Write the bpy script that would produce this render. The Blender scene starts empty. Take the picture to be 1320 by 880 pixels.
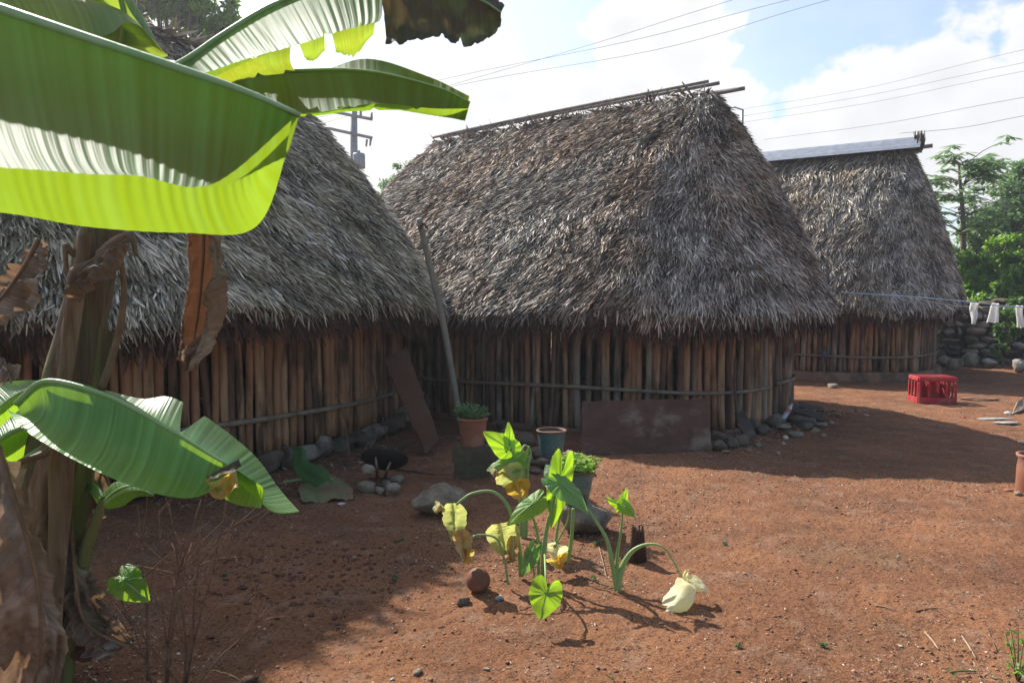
import bpy, math, random
import numpy as np
from mathutils import Vector, Matrix

# ------------------------------------------------------------ camera, world, sun
F = 950.0; CH = 1.6; PITCH = math.atan(60/950)
sc = bpy.context.scene
COL = sc.collection
cam = bpy.data.cameras.new('camera'); cam.sensor_width = 36; cam.lens = F/1320*36
cam.clip_start = 0.05; cam.clip_end = 3000
co = bpy.data.objects.new('camera', cam); COL.objects.link(co)
co.location = (0, 0, CH); co.rotation_euler = (math.pi/2-PITCH, 0, 0); sc.camera = co
cam.dof.use_dof = True; cam.dof.focus_distance = 7.0; cam.dof.aperture_fstop = 9.0

SUN_AZ = math.radians(-39); SUN_EL = math.radians(41.5)      # azimuth from +Y towards +X
sun = bpy.data.lights.new('sun', 'SUN'); sun.energy = 5.0; sun.angle = math.radians(0.5); sun.color = (1, .95, .86)
so = bpy.data.objects.new('sun', sun); COL.objects.link(so)
sd = Vector((math.sin(SUN_AZ)*math.cos(SUN_EL), math.cos(SUN_AZ)*math.cos(SUN_EL), math.sin(SUN_EL)))
so.rotation_euler = sd.to_track_quat('Z', 'Y').to_euler()

def pdir(px, py):
    return Vector(((px-660)/F, math.cos(PITCH)-math.sin(PITCH)*(440-py)/F*0-0, 0)) if False else \
        (Matrix.Rotation(-PITCH, 3, 'X') @ Vector(((px-660)/F, 1, (440-py)/F)))
def at(px, py, Y):
    """world point seen at photo pixel px,py at world depth Y"""
    d = pdir(px, py); k = Y/d.y
    return Vector((d.x*k, Y, CH+d.z*k))
def gnd(px, py, z=0.0):
    d = pdir(px, py); k = (z-CH)/d.z
    return Vector((d.x*k, d.y*k, z))

w = bpy.data.worlds.new('World'); sc.world = w; w.use_nodes = True
nt = w.node_tree; N = nt.nodes; LK = nt.links
for n_ in list(N): N.remove(n_)
out = N.new('ShaderNodeOutputWorld'); bg = N.new('ShaderNodeBackground'); bg.inputs[1].default_value = 0.125
sky = N.new('ShaderNodeTexSky'); sky.sky_type = 'NISHITA'; sky.sun_disc = False
sky.sun_elevation = SUN_EL; sky.sun_rotation = SUN_AZ; sky.air_density = 1.0; sky.dust_density = 1.6; sky.ozone_density = 2.0
tc = N.new('ShaderNodeTexCoord')
nrm = N.new('ShaderNodeVectorMath'); nrm.operation = 'NORMALIZE'; LK.new(tc.outputs['Generated'], nrm.inputs[0])
def wm(op, a, b=None, c=None, clamp=False):
    m = N.new('ShaderNodeMath'); m.operation = op; m.use_clamp = clamp
    for i, v in enumerate((a, b, c)):
        if v is None: continue
        if isinstance(v, (int, float)): m.inputs[i].default_value = v
        else: LK.new(v, m.inputs[i])
    return m.outputs[0]
# cumulus banks: soft lobes round sky directions, broken up by noise
blobs = [(500,190,120),(600,165,75),(650,125,72),(700,170,100),(760,150,85),(815,110,80),(865,75,75),(900,20,50),(800,40,48),(940,140,50),(955,190,70),(850,150,80),
         (1040,180,60),(1100,165,70),(1150,130,70),(1210,115,78),(1270,150,80),(1335,55,40),(1180,190,90),(1290,200,90),(1120,215,60),(1090,130,40),
         (420,210,100),(1500,170,110),(100,150,200)]
acc = None
for (bx, by, br) in blobs:
    d = pdir(bx, by).normalized()
    dp = N.new('ShaderNodeVectorMath'); dp.operation = 'DISTANCE'; LK.new(nrm.outputs[0], dp.inputs[0]); dp.inputs[1].default_value = d
    r = br/F
    v = wm('SUBTRACT', 1.0, wm('DIVIDE', dp.outputs['Value'], r*1.25))
    acc = v if acc is None else wm('MAXIMUM', acc, v)
mp = N.new('ShaderNodeMapping'); mp.inputs['Scale'].default_value = (1, 1, 1.5); LK.new(nrm.outputs[0], mp.inputs[0])
n1 = N.new('ShaderNodeTexNoise'); n1.inputs['Scale'].default_value = 13; n1.inputs['Detail'].default_value = 10; n1.inputs['Roughness'].default_value = .58
LK.new(mp.outputs[0], n1.inputs[0])
n2 = N.new('ShaderNodeTexNoise'); n2.inputs['Scale'].default_value = 5; n2.inputs['Detail'].default_value = 5; n2.inputs['Roughness'].default_value = .6
LK.new(mp.outputs[0], n2.inputs[0])
den = wm('ADD', acc, wm('MULTIPLY', wm('SUBTRACT', n1.outputs[0], .55), 1.6))
mr = N.new('ShaderNodeMapRange'); mr.interpolation_type = 'SMOOTHSTEP'; LK.new(den, mr.inputs[0])
mr.inputs[1].default_value = .06; mr.inputs[2].default_value = .34
veil = N.new('ShaderNodeMapRange'); LK.new(n2.outputs[0], veil.inputs[0]); veil.inputs[1].default_value = .42; veil.inputs[2].default_value = .75; veil.inputs[3].default_value = .12; veil.inputs[4].default_value = .48
sdt = N.new('ShaderNodeVectorMath'); sdt.operation = 'DOT_PRODUCT'; LK.new(nrm.outputs[0], sdt.inputs[0]); sdt.inputs[1].default_value = sd
near_sun = N.new('ShaderNodeMapRange'); LK.new(sdt.outputs['Value'], near_sun.inputs[0]); near_sun.inputs[1].default_value = -.15; near_sun.inputs[2].default_value = .65
cov = wm('MAXIMUM', mr.outputs[0], wm('MULTIPLY', veil.outputs[0], near_sun.outputs[0]))
shd = N.new('ShaderNodeMapRange'); LK.new(den, shd.inputs[0]); shd.inputs[1].default_value = .2; shd.inputs[2].default_value = 1.0; shd.inputs[3].default_value = 1.0; shd.inputs[4].default_value = .86
cc = N.new('ShaderNodeVectorMath'); cc.operation = 'SCALE'; cc.inputs[0].default_value = (4.75, 4.75, 4.8); LK.new(shd.outputs[0], cc.inputs['Scale'])
mx = N.new('ShaderNodeMixRGB'); LK.new(cov, mx.inputs[0]); LK.new(sky.outputs[0], mx.inputs[1]); LK.new(cc.outputs[0], mx.inputs[2])
LK.new(mx.outputs[0], bg.inputs[0]); LK.new(bg.outputs[0], out.inputs[0])

sc.view_settings.view_transform = 'Standard'; sc.view_settings.look = 'None'; sc.view_settings.gamma = 1
sc.view_settings.exposure = 0.80
sc.cycles.max_bounces = 6; sc.cycles.diffuse_bounces = 3; sc.cycles.transmission_bounces = 4; sc.cycles.transparent_max_bounces = 4
sc.cycles.caustics_reflective = False; sc.cycles.caustics_refractive = False

RS = np.random.default_rng(7); random.seed(7)

# ------------------------------------------------------------ materials
def mat(name, c1, c2=None, scale=8, rough=.8, bump=0, bscale=30, spec=.3, c3=None, s3=2, detail=5, stretch=(1,1,1), metal=0,
        trans=None, tfac=.4, attr=None, ramp=None, lo=.35, hi=.65, uvwave=None, uvk=1.):
    m = bpy.data.materials.new(name); m.use_nodes = True; t = m.node_tree; nn = t.nodes; ln = t.links
    p = nn['Principled BSDF']; p.inputs['Roughness'].default_value = rough; p.inputs['Metallic'].default_value = metal
    p.inputs['Specular IOR Level'].default_value = spec
    g = nn.new('ShaderNodeTexCoord'); mpn = nn.new('ShaderNodeMapping'); mpn.inputs['Scale'].default_value = stretch
    ln.new(g.outputs['Object'], mpn.inputs[0])
    def noise(s, d=detail):
        n = nn.new('ShaderNodeTexNoise'); n.inputs['Scale'].default_value = s; n.inputs['Detail'].default_value = d; n.inputs['Roughness'].default_value = .6
        ln.new(mpn.outputs[0], n.inputs[0]); return n.outputs[0]
    def rng(v, a, b, c=0, d=1):
        r = nn.new('ShaderNodeMapRange'); ln.new(v, r.inputs[0]); r.inputs[1].default_value = a; r.inputs[2].default_value = b
        r.inputs[3].default_value = c; r.inputs[4].default_value = d; return r.outputs[0]
    def mix(f, a, b, mode='MIX'):
        q = nn.new('ShaderNodeMixRGB'); q.blend_type = mode
        for i, v in enumerate((f, a, b)):
            if isinstance(v, (int, float)): q.inputs[i].default_value = v
            elif isinstance(v, tuple): q.inputs[i].default_value = (*v[:3], 1)
            else: ln.new(v, q.inputs[i])
        return q.outputs[0]
    col = None
    if ramp:
        a = nn.new('ShaderNodeAttribute'); a.attribute_name = 'rnd'
        cr = nn.new('ShaderNodeValToRGB'); e = cr.color_ramp.elements
        while len(e) < len(ramp): e.new(.5)
        for i, (pos, c) in enumerate(ramp): e[i].position = pos; e[i].color = (*c, 1)
        ln.new(a.outputs['Fac'], cr.inputs[0]); col = cr.outputs[0]
        if c2: col = mix(rng(noise(scale), lo, hi), col, mix(1, col, c2, 'MULTIPLY'))
    elif c2: col = mix(rng(noise(scale), lo, hi), c1, c2)
    if c3: col = mix(rng(noise(s3), .48, .62), col if col else c1, c3)
    if col is None: col = c1
    if uvwave:
        uv = nn.new('ShaderNodeUVMap'); sp = nn.new('ShaderNodeSeparateXYZ'); ln.new(uv.outputs[0], sp.inputs[0])
        cx = nn.new('ShaderNodeCombineXYZ'); ln.new(sp.outputs[0], cx.inputs[0])
        wv = nn.new('ShaderNodeTexNoise'); wv.inputs['Scale'].default_value = uvwave; wv.inputs['Detail'].default_value = 3
        ln.new(cx.outputs[0], wv.inputs[0])
        col = mix(rng(wv.outputs[0], .38, .62, 0, 1), mix(1, col, tuple(1-q*uvk for q in (.38, .32, .45)), 'MULTIPLY'), mix(1, col, tuple(1+q*uvk for q in (.45, .35, .5)), 'MULTIPLY'))
        wave_out = wv.outputs[0]
        # scorched spots and margin
        if c3:
            ns = noise(26, 6)
            ad = nn.new('ShaderNodeMath'); ad.operation = 'ADD'; ln.new(sp.outputs[1], ad.inputs[0]); ln.new(ns, ad.inputs[1])
    if isinstance(col, tuple): p.inputs['Base Color'].default_value = (*col, 1)
    else: ln.new(col, p.inputs['Base Color'])
    if bump:
        b = nn.new('ShaderNodeBump'); b.inputs['Strength'].default_value = bump; b.inputs['Distance'].default_value = .02
        ln.new(wave_out if uvwave else noise(bscale, 6), b.inputs['Height']); ln.new(b.outputs[0], p.inputs['Normal'])
    if trans:
        tr = nn.new('ShaderNodeBsdfTranslucent')
        if isinstance(col, tuple): tr.inputs[0].default_value = (*trans, 1)
        else:
            hh = mix(.22, trans, mix(1, col, (3.2, 3.2, 3.2), 'MULTIPLY')); ln.new(hh, tr.inputs[0])
        ms = nn.new('ShaderNodeMixShader'); ms.inputs[0].default_value = tfac
        ln.new(p.outputs[0], ms.inputs[1]); ln.new(tr.outputs[0], ms.inputs[2]); ln.new(ms.outputs[0], nn['Material Output'].inputs[0])
    return m

THR = [(0, (.03,.022,.016)), (.22, (.11,.083,.062)), (.45, (.29,.24,.185)), (.72, (.54,.47,.385)), (1, (.84,.77,.66))]
THG = [(0, (.03,.025,.016)), (.22, (.11,.093,.062)), (.45, (.32,.265,.18)), (.72, (.62,.54,.40)), (1, (.90,.82,.66))]  # paler, warmer tones put grazing sunlight into the left roof's colour
M = {
 'thatch_mid': mat('weathered_thatch_brown', None, (.98,.82,.70), 0.9, .6, .0, spec=.3, ramp=THR, lo=.4, hi=.6),
 'thatch_left': mat('mossy_thatch_painted_sun', None, (.88,.88,.74), 1.2, .6, .0, spec=.35, ramp=THG, lo=.4, hi=.6),
 'thatch_far': mat('weathered_thatch_tan', None, (.97,.88,.74), 1.0, .6, .0, spec=.35, ramp=THR, lo=.4, hi=.6),
 'thatch_core': mat('thatch_core', (.06,.045,.035), (.16,.125,.095), 22, .95, .8, 40),
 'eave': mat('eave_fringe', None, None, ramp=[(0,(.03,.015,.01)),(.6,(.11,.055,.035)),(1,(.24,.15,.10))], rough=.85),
 'rail': mat('rail_wood', (.17,.12,.08), (.28,.21,.15), 10, .85, .3, 40),
 'ridge': mat('ridge_pole_wood', (.14,.12,.105), (.26,.235,.21), 12, .85, .3, 40),
 'dirt': None,
 'stone': mat('limestone', (.18,.14,.095), (.35,.29,.215), 7, .95, 1.0, 16, c3=(.11,.09,.07), s3=4),
 'stone_pale': mat('pale_limestone', (.42,.39,.34), (.25,.225,.19), 7, .95, .6, 22, c3=(.14,.13,.11), s3=5),
 'stone_dirty': mat('soiled_limestone', (.095,.065,.044), (.18,.135,.098), 8, .95, 1.0, 16, c3=(.07,.06,.035), s3=4),
 'terracotta': mat('terracotta', (.30,.115,.06), (.22,.085,.05), 12, .85, .15, 40, c3=(.32,.17,.12), s3=6),
 'enamel': mat('glazed_green', (.075,.135,.125), (.14,.20,.16), 6, .4, .1, 20, c3=(.06,.075,.05), s3=7),
 'bluepot': mat('glazed_blue', (.055,.125,.125), (.10,.20,.185), 7, .35, .1, 20, c3=(.11,.10,.065), s3=6),
 'potrim': mat('rusty_rim', (.16,.08,.045), (.10,.06,.04), 15, .7),
 'soil': mat('pot_soil', (.05,.03,.02), (.09,.055,.04), 30, 1, .8, 60),
 'rust': mat('rusted_sheet', (.085,.036,.016), (.115,.052,.026), 5, .8, .4, 25, c3=(.12,.065,.042), s3=2.2),
 'board': mat('peeling_board', (.075,.033,.020), (.105,.052,.033), 6, .75, .5, 25, c3=(.24,.18,.13), s3=1.7, stretch=(1,1,1.6)),
 'cinder': mat('mossy_block', (.12,.092,.06), (.07,.065,.034), 12, .95, .7, 40),
 'red': mat('red_plastic', (.46,.025,.04), (.36,.02,.03), 8, .6, .05, 30, c3=(.36,.09,.07), s3=9),
 'cloth': mat('white_cloth', (.72,.72,.70), (.62,.62,.6), 20, .9, .2, 60, trans=(.7,.7,.68), tfac=.35),
 'rope': mat('blue_rope', (.25,.38,.50), (.42,.52,.60), 90, .7),
 'whiterope': mat('pale_string', (.42,.42,.40), None, rough=.8),
 'galv': mat('galvanised_sheet', (.34,.36,.38), (.46,.48,.50), 9, .35, .05, 10, metal=.6),
 'metal': mat('pole_steel', (.20,.21,.22), (.27,.28,.29), 6, .5, metal=.2),
 'cable': mat('cable_black', (.12,.12,.13), None, rough=.7),
 'black': mat('sooty_iron', (.015,.013,.012), (.035,.03,.027), 12, .6, .2, 30),
 'bluep': mat('blue_plastic', (.02,.05,.14), (.03,.09,.2), 6, .3),
 'clear': mat('clear_plastic', (.42,.47,.50), (.55,.58,.6), 8, .15, spec=.6),
 'label': mat('red_label', (.5,.06,.07), (.6,.35,.3), 14, .5),
 'bark': mat('tree_bark', (.09,.07,.055), (.17,.14,.11), 8, .9, .6, 18),
 'leaf_banana': mat('banana_leaf_green', (.045,.15,.035), (.07,.20,.04), 5, .38, .4, spec=.55, uvwave=38, trans=(.42,.62,.0), tfac=.42),
 'leaf_gloss': mat('banana_leaf_gloss', (.030,.11,.034), (.045,.14,.045), 5, .60, .6, spec=.08, uvwave=30, trans=(.50,.66,.0), tfac=.40),
 'leaf_mid': mat('banana_leaf_mid', (.085,.25,.05), (.12,.31,.07), 5, .42, .5, spec=.5, uvwave=34, uvk=.7, trans=(.42,.62,.0), tfac=.30),
 'leaf_scorch': mat('banana_leaf_scorched', (.07,.17,.045), (.13,.22,.04), 5, .45, .5, spec=.5, uvwave=38, c3=(.05,.025,.012), s3=5, trans=(.5,.6,.02), tfac=.45),
 'leaf_brown': mat('banana_leaf_dead_end', (.075,.075,.045), (.04,.028,.018), 6, .7, .4, uvk=.4, uvwave=30, c3=(.10,.14,.05), s3=6, trans=(.18,.10,.02), tfac=.2),
 'leaf_dry': mat('dry_banana_leaf', (.235,.175,.125), (.15,.105,.07), 6, .75, .7, spec=.3, uvk=.4, uvwave=34, c3=(.33,.275,.22), s3=5, trans=(.34,.17,.07), tfac=.2),
 'leaf_rusty': mat('dry_banana_leaf_inner', (.13,.06,.032), (.09,.048,.03), 6, .75, .6, uvk=.4, uvwave=34, trans=(.26,.10,.04), tfac=.14),
 'rib': mat('leaf_midrib', (.20,.36,.12), (.30,.42,.20), 12, .4, .1, 40),
 'rib_dry': mat('dry_midrib', (.22,.14,.08), (.14,.085,.05), 12, .7, .3, 40),
 'sheath': mat('banana_stem_sheath', (.16,.12,.07), (.09,.062,.038), 5, .75, .9, 10, stretch=(8,8,.5), c3=(.15,.17,.05), s3=1.1),
 'sheath_dry': mat('dry_sheath', (.22,.125,.06), (.12,.07,.038), 5, .75, .9, 10, stretch=(8,8,.5), c3=(.30,.22,.14), s3=1.3),
 'sucker': mat('young_stem', (.17,.21,.06), (.12,.10,.05), 6, .55, .3, 20, stretch=(1,1,.3)),
 'taro': mat('taro_leaf', (.085,.25,.03), (.12,.31,.035), 7, .42, .4, 30, spec=.5, trans=(.52,.74,.0), tfac=.52),
 'taro_dark': mat('taro_leaf_bluish', (.075,.19,.07), (.11,.24,.085), 7, .38, .4, 30, spec=.7, trans=(.35,.62,.05), tfac=.4),
 'taro_pale': mat('wilting_taro_leaf', (.38,.42,.17), (.27,.36,.12), 8, .6, .35, 16, c3=(.50,.42,.20), s3=6, trans=(.65,.62,.15), tfac=.4),
 'taro_yellow': mat('yellowing_taro_leaf', (.62,.38,.03), (.50,.24,.04), 9, .6, .35, 18, c3=(.45,.45,.20), s3=7, trans=(.75,.5,.05), tfac=.4),
 'taro_white': mat('bleached_taro_leaf', (.62,.58,.30), (.70,.68,.50), 7, .6, .35, 14, trans=(.8,.75,.3), tfac=.4),
 'taro_burnt': mat('withered_leaf_tip', (.48,.33,.15), (.36,.17,.06), 9, .7, .3, 20, c3=(.42,.43,.22), s3=6, trans=(.6,.38,.10), tfac=.35),
 'petiole': mat('petiole_green', (.19,.32,.09), (.26,.36,.14), 9, .45, .1, 30),
 'petiole_red': mat('petiole_reddish', (.30,.20,.07), (.20,.27,.07), 7, .5),
 'herb': mat('herb_leaf', None, None, ramp=[(0,(.05,.13,.03)),(.6,(.13,.28,.05)),(1,(.30,.42,.10))], rough=.5, trans=(.35,.55,.06), tfac=.4),
 'herb_grey': mat('herb_leaf_grey_green', None, None, ramp=[(0,(.05,.10,.045)),(.6,(.10,.18,.08)),(1,(.19,.28,.13))], rough=.6, trans=(.2,.32,.08), tfac=.35),
 'foliage': mat('tree_foliage', None, None, ramp=[(0,(.025,.055,.018)),(.5,(.055,.12,.03)),(1,(.11,.21,.045))], rough=.45, spec=.5, trans=(.16,.30,.04), tfac=.35),
 'foliage_bright': mat('bright_foliage', None, None, ramp=[(0,(.035,.08,.018)),(.5,(.085,.19,.03)),(1,(.19,.33,.05))], rough=.45, spec=.5, trans=(.30,.50,.04), tfac=.42),
 'foliage_hazy': mat('haze_paled_foliage', None, None, ramp=[(0,(.07,.12,.06)),(.5,(.12,.20,.09)),(1,(.20,.31,.13))], rough=.5, spec=.5, trans=(.2,.34,.1), tfac=.35),  # distance haze mixed into the leaf colour as paleness
 'twig': mat('dry_twig', (.12,.065,.04), (.20,.12,.08), 15, .85),
 'stickpale': mat('pale_stick', (.38,.27,.18), (.25,.17,.11), 20, .85),
 'husk': mat('clay_ball', (.19,.075,.04), (.12,.05,.03), 7, .65, .25, 22, c3=(.24,.11,.06), s3=5),
 'stump': mat('rotten_stump', (.10,.05,.03), (.05,.028,.018), 8, .95, .9, 14, stretch=(2,2,.4)),
 'plank': mat('grey_plank', (.10,.075,.06), (.055,.042,.035), 6, .9, .4, 20, stretch=(1,4,4)),
 'greypole': mat('grey_green_pole', (.17,.17,.125), (.25,.245,.19), 6, .75, .2, 30),
 'gravel': mat('gravel', None, None, ramp=[(0,(.15,.070,.040)),(.5,(.25,.125,.075)),(.82,(.38,.25,.17)),(1,(.60,.50,.40))], rough=.95),
 'litter': mat('litter', None, None, ramp=[(0,(.11,.055,.035)),(.5,(.27,.17,.115)),(.85,(.42,.32,.23)),(1,(.62,.52,.42))], rough=.9),
 'weeds': mat('weeds', None, None, ramp=[(0,(.07,.10,.04)),(.6,(.13,.17,.075)),(1,(.24,.28,.14))], rough=.7, trans=(.2,.28,.08), tfac=.35),
 'clod': mat('soil_clod', (.13,.052,.033), (.19,.085,.055), 15, 1, .7, 50),
 'plinth': mat('earth_plinth', (.20,.095,.055), (.28,.16,.10), 5, .95, .5, 25, c3=(.10,.065,.045), s3=3),
 'leaf_faded': mat('faded_leaf', (.20,.19,.09), (.14,.15,.06), 7, .7, .4, 16, c3=(.22,.14,.08), s3=5),
 'darkplant': mat('shaded_leaf', (.045,.11,.035), (.06,.15,.045), 6, .5, .2, 15, trans=(.12,.25,.04), tfac=.3),  # green darkened in colour for the shade the leaf lies in
}
POLEM = []
for i, (a, b, c) in enumerate([((.18,.085,.040),(.27,.14,.07),(.10,.055,.03)), ((.21,.115,.055),(.31,.185,.10),(.13,.075,.04)),
                            ((.135,.083,.05),(.22,.15,.10),(.085,.055,.035)), ((.20,.15,.105),(.31,.25,.19),(.12,.085,.055)), ((.10,.05,.03),(.16,.09,.055),(.07,.035,.022))]):
    POLEM.append(mat('pole_bark', tuple(q*(1.35 if i < 2 else 1.05) for q in a), tuple(q*(1.4 if i < 2 else 1.1) for q in b), 9, .85, .45, 26, c3=tuple(q*.7 for q in c), s3=4, stretch=(1.6,1.6,.35)))  # first two barks brightened in colour for light bounced onto the left wall

# ------------------------------------------------------------ helpers
def tag(o, label=None, cat=None, group=None, kind=None):
    if label: o['label'] = label
    if cat: o['category'] = cat
    if group: o['group'] = group
    if kind: o['kind'] = kind
    return o
ROOT = {}
def thing(name, loc, label, cat, group=None):
    o = bpy.data.objects.new(name, None); COL.objects.link(o); o.empty_display_size = .1
    o.location = loc; tag(o, label, cat, group); ROOT[o.name] = Vector(loc); return o
class MB:
    def __init__(s): s.v = []; s.f = []; s.uv = {}; s.n = 0; s.at = []
    def add(s, V, Fc, UV=None, rnd=None):
        V = np.asarray(V, dtype=float).reshape(-1, 3); b = s.n
        s.v.append(V); s.f += [tuple(int(i)+b for i in q) for q in Fc]
        s.at.append(np.full(len(V), .5) if rnd is None else np.broadcast_to(rnd, (len(V),)))
        if UV is not None: s.uv[b] = np.asarray(UV)
        s.n += len(V); return s
def build(name, mb, m, parent=None, smooth=True, loc=None, sub=0):
    V = np.concatenate(mb.v)
    base = np.array(loc if loc is not None else (0,0,0), dtype=float)
    root = None
    if parent is not None:
        r = parent
        while r.parent: r = r.parent
        base = np.array(ROOT[r.name]); root = r
    me = bpy.data.meshes.new(name); me.from_pydata((V-base).tolist(), [], mb.f); me.update()
    a = me.attributes.new('rnd', 'FLOAT', 'POINT'); a.data.foreach_set('value', np.concatenate(mb.at).astype(np.float32))
    if mb.uv:
        uv = np.zeros((len(V), 2))
        for b, u in mb.uv.items(): uv[b:b+len(u)] = u
        ul = me.uv_layers.new(name='UVMap'); idx = np.zeros(len(me.loops), dtype=np.int32); me.loops.foreach_get('vertex_index', idx)
        ul.data.foreach_set('uv', uv[idx].ravel().astype(np.float32))
    if smooth: me.polygons.foreach_set('use_smooth', [True]*len(me.polygons))
    me.materials.append(m)
    o = bpy.data.objects.new(name, me); COL.objects.link(o)
    if parent is not None: o.parent = parent
    else: o.location = base; ROOT[o.name] = Vector(base)
    if sub:
        md = o.modifiers.new('s', 'SUBSURF'); md.levels = sub; md.render_levels = sub
    return o
def fastmesh(name, V, Q, rnd, m, parent=None, smooth=False):
    """big quad mesh straight from arrays"""
    base = np.zeros(3)
    if parent is not None:
        r = parent
        while r.parent: r = r.parent
        base = np.array(ROOT[r.name])
    me = bpy.data.meshes.new(name); me.vertices.add(len(V)); me.vertices.foreach_set('co', (V-base).astype(np.float32).ravel())
    k = Q.shape[1]
    me.loops.add(Q.size); me.loops.foreach_set('vertex_index', Q.astype(np.int32).ravel())
    me.polygons.add(len(Q)); me.polygons.foreach_set('loop_start', np.arange(len(Q), dtype=np.int32)*k)
    me.update(calc_edges=True)
    a = me.attributes.new('rnd', 'FLOAT', 'POINT'); a.data.foreach_set('value', rnd.astype(np.float32))
    if smooth: me.polygons.foreach_set('use_smooth', np.ones(len(Q), dtype=bool))
    me.materials.append(m); o = bpy.data.objects.new(name, me); COL.objects.link(o)
    if parent is not None: o.parent = parent
    return o
_tab = np.random.default_rng(3).random((512, 512))
def vn(x, y, seed=0):
    x = np.asarray(x, float)+seed*17.31; y = np.asarray(y, float)+seed*9.77
    xi = np.floor(x).astype(int); yi = np.floor(y).astype(int); fx = x-xi; fy = y-yi
    fx = fx*fx*(3-2*fx); fy = fy*fy*(3-2*fy); T = lambda a, b: _tab[a % 512, b % 512]
    return (T(xi,yi)*(1-fx)+T(xi+1,yi)*fx)*(1-fy)+(T(xi,yi+1)*(1-fx)+T(xi+1,yi+1)*fx)*fy - .5
def cr(P, n):
    """Catmull-Rom resample of a list of points to n points"""
    P = np.array([list(p) for p in P], float)
    if len(P) == 2: t = np.linspace(0, 1, n)[:, None]; return P[0]*(1-t)+P[1]*t
    Q = np.vstack([2*P[0]-P[1], P, 2*P[-1]-P[-2]]); u = np.linspace(0, len(P)-1, n); i = np.minimum(u.astype(int), len(P)-2); t = (u-i)[:, None]
    a, b, c, d = Q[i], Q[i+1], Q[i+2], Q[i+3]
    return .5*((2*b)+(-a+c)*t+(2*a-5*b+4*c-d)*t*t+(-a+3*b-3*c+d)*t**3)
def tube(mb, P, R, seg=8, n=None, cap=True, rnd=None, wob=0):
    P = cr(P, n) if n else np.array([list(p) for p in P], float)
    R = np.interp(np.linspace(0, 1, len(P)), np.linspace(0, 1, len(np.atleast_1d(R))), np.atleast_1d(R))
    T = np.gradient(P, axis=0); T /= np.linalg.norm(T, axis=1)[:, None]+1e-9
    up = np.array([0, 0, 1.]) if abs(T[0][2]) < .9 else np.array([1., 0, 0])
    V = []; A = np.cross(T[0], up); A /= np.linalg.norm(A)
    ang = np.linspace(0, 2*np.pi, seg, endpoint=False)
    for i in range(len(P)):
        A = A-T[i]*A.dot(T[i]); A /= np.linalg.norm(A); B = np.cross(T[i], A)
        r = R[i]*(1+wob*(RS.random(seg)-.5)) if wob else np.full(seg, R[i])
        V.append(P[i]+(np.cos(ang)*r)[:, None]*A+(np.sin(ang)*r)[:, None]*B)
    V = np.concatenate(V); Fc = []
    for i in range(len(P)-1):
        for j in range(seg): Fc.append((i*seg+j, i*seg+(j+1) % seg, (i+1)*seg+(j+1) % seg, (i+1)*seg+j))
    if cap: Fc.append(tuple(range(seg))[::-1]); Fc.append(tuple((len(P)-1)*seg+j for j in range(seg)))
    mb.add(V, Fc, rnd=rnd); return mb
def lathe(mb, C, prof, seg=32, wob=0):
    ang = np.linspace(0, 2*np.pi, seg, endpoint=False); V = []; Fc = []
    for (r, z) in prof: V.append(np.c_[C[0]+r*np.cos(ang), C[1]+r*np.sin(ang), np.full(seg, C[2]+z)])
    for i in range(len(prof)-1):
        for j in range(seg): Fc.append((i*seg+j, i*seg+(j+1) % seg, (i+1)*seg+(j+1) % seg, (i+1)*seg+j))
    mb.add(np.concatenate(V), Fc); return mb
def box(mb, c, s, rot=0, tilt=None, bev=.06, mtx=None):
    """bevelled box: centre c, size s, rotation about z"""
    b = min(s)*bev; X, Y, Z = [q/2 for q in s]; V = []; idx = {}
    for sx in (-1, 1):
        for sy in (-1, 1):
            for sz in (-1, 1):
                for k in range(3):
                    p = [sx*(X-b), sy*(Y-b), sz*(Z-b)]; p[k] = (sx*X, sy*Y, sz*Z)[k]; idx[(sx, sy, sz, k)] = len(V); V.append(p)
    Fc = []
    S = (-1, 1)
    for s_ in S:
        Fc.append([idx[(s_, -1, -1, 0)], idx[(s_, 1, -1, 0)], idx[(s_, 1, 1, 0)], idx[(s_, -1, 1, 0)]][::s_])
        Fc.append([idx[(-1, s_, -1, 1)], idx[(-1, s_, 1, 1)], idx[(1, s_, 1, 1)], idx[(1, s_, -1, 1)]][::s_])
        Fc.append([idx[(-1, -1, s_, 2)], idx[(1, -1, s_, 2)], idx[(1, 1, s_, 2)], idx[(-1, 1, s_, 2)]][::s_])
    for a in S:
        for b_ in S:
            Fc.append([idx[(-1, a, b_, 1)], idx[(-1, a, b_, 2)], idx[(1, a, b_, 2)], idx[(1, a, b_, 1)]][::-a*b_])
            Fc.append([idx[(a, -1, b_, 0)], idx[(a, -1, b_, 2)], idx[(a, 1, b_, 2)], idx[(a, 1, b_, 0)]][::a*b_])
            Fc.append([idx[(a, b_, -1, 0)], idx[(a, b_, -1, 1)], idx[(a, b_, 1, 1)], idx[(a, b_, 1, 0)]][::-a*b_])
    for sx in S:
        for sy in S:
            for sz in S:
                Fc.append([idx[(sx, sy, sz, 0)], idx[(sx, sy, sz, 1)], idx[(sx, sy, sz, 2)]][::sx*sy*sz])
    V = np.array(V)
    R = mtx if mtx is not None else Matrix.Rotation(rot, 3, 'Z')
    V = V @ np.array(R).T + np.array(list(c)); mb.add(V, Fc); return mb
_ico = None
def ico(sub):
    import bmesh
    bm = bmesh.new(); bmesh.ops.create_icosphere(bm, subdivisions=sub, radius=1)
    V = np.array([v.co[:] for v in bm.verts]); Fc = np.array([[v.index for v in f.verts] for f in bm.faces]); bm.free(); return V, Fc
ICO = {k: ico(k) for k in (1, 2, 3, 4)}
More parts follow.
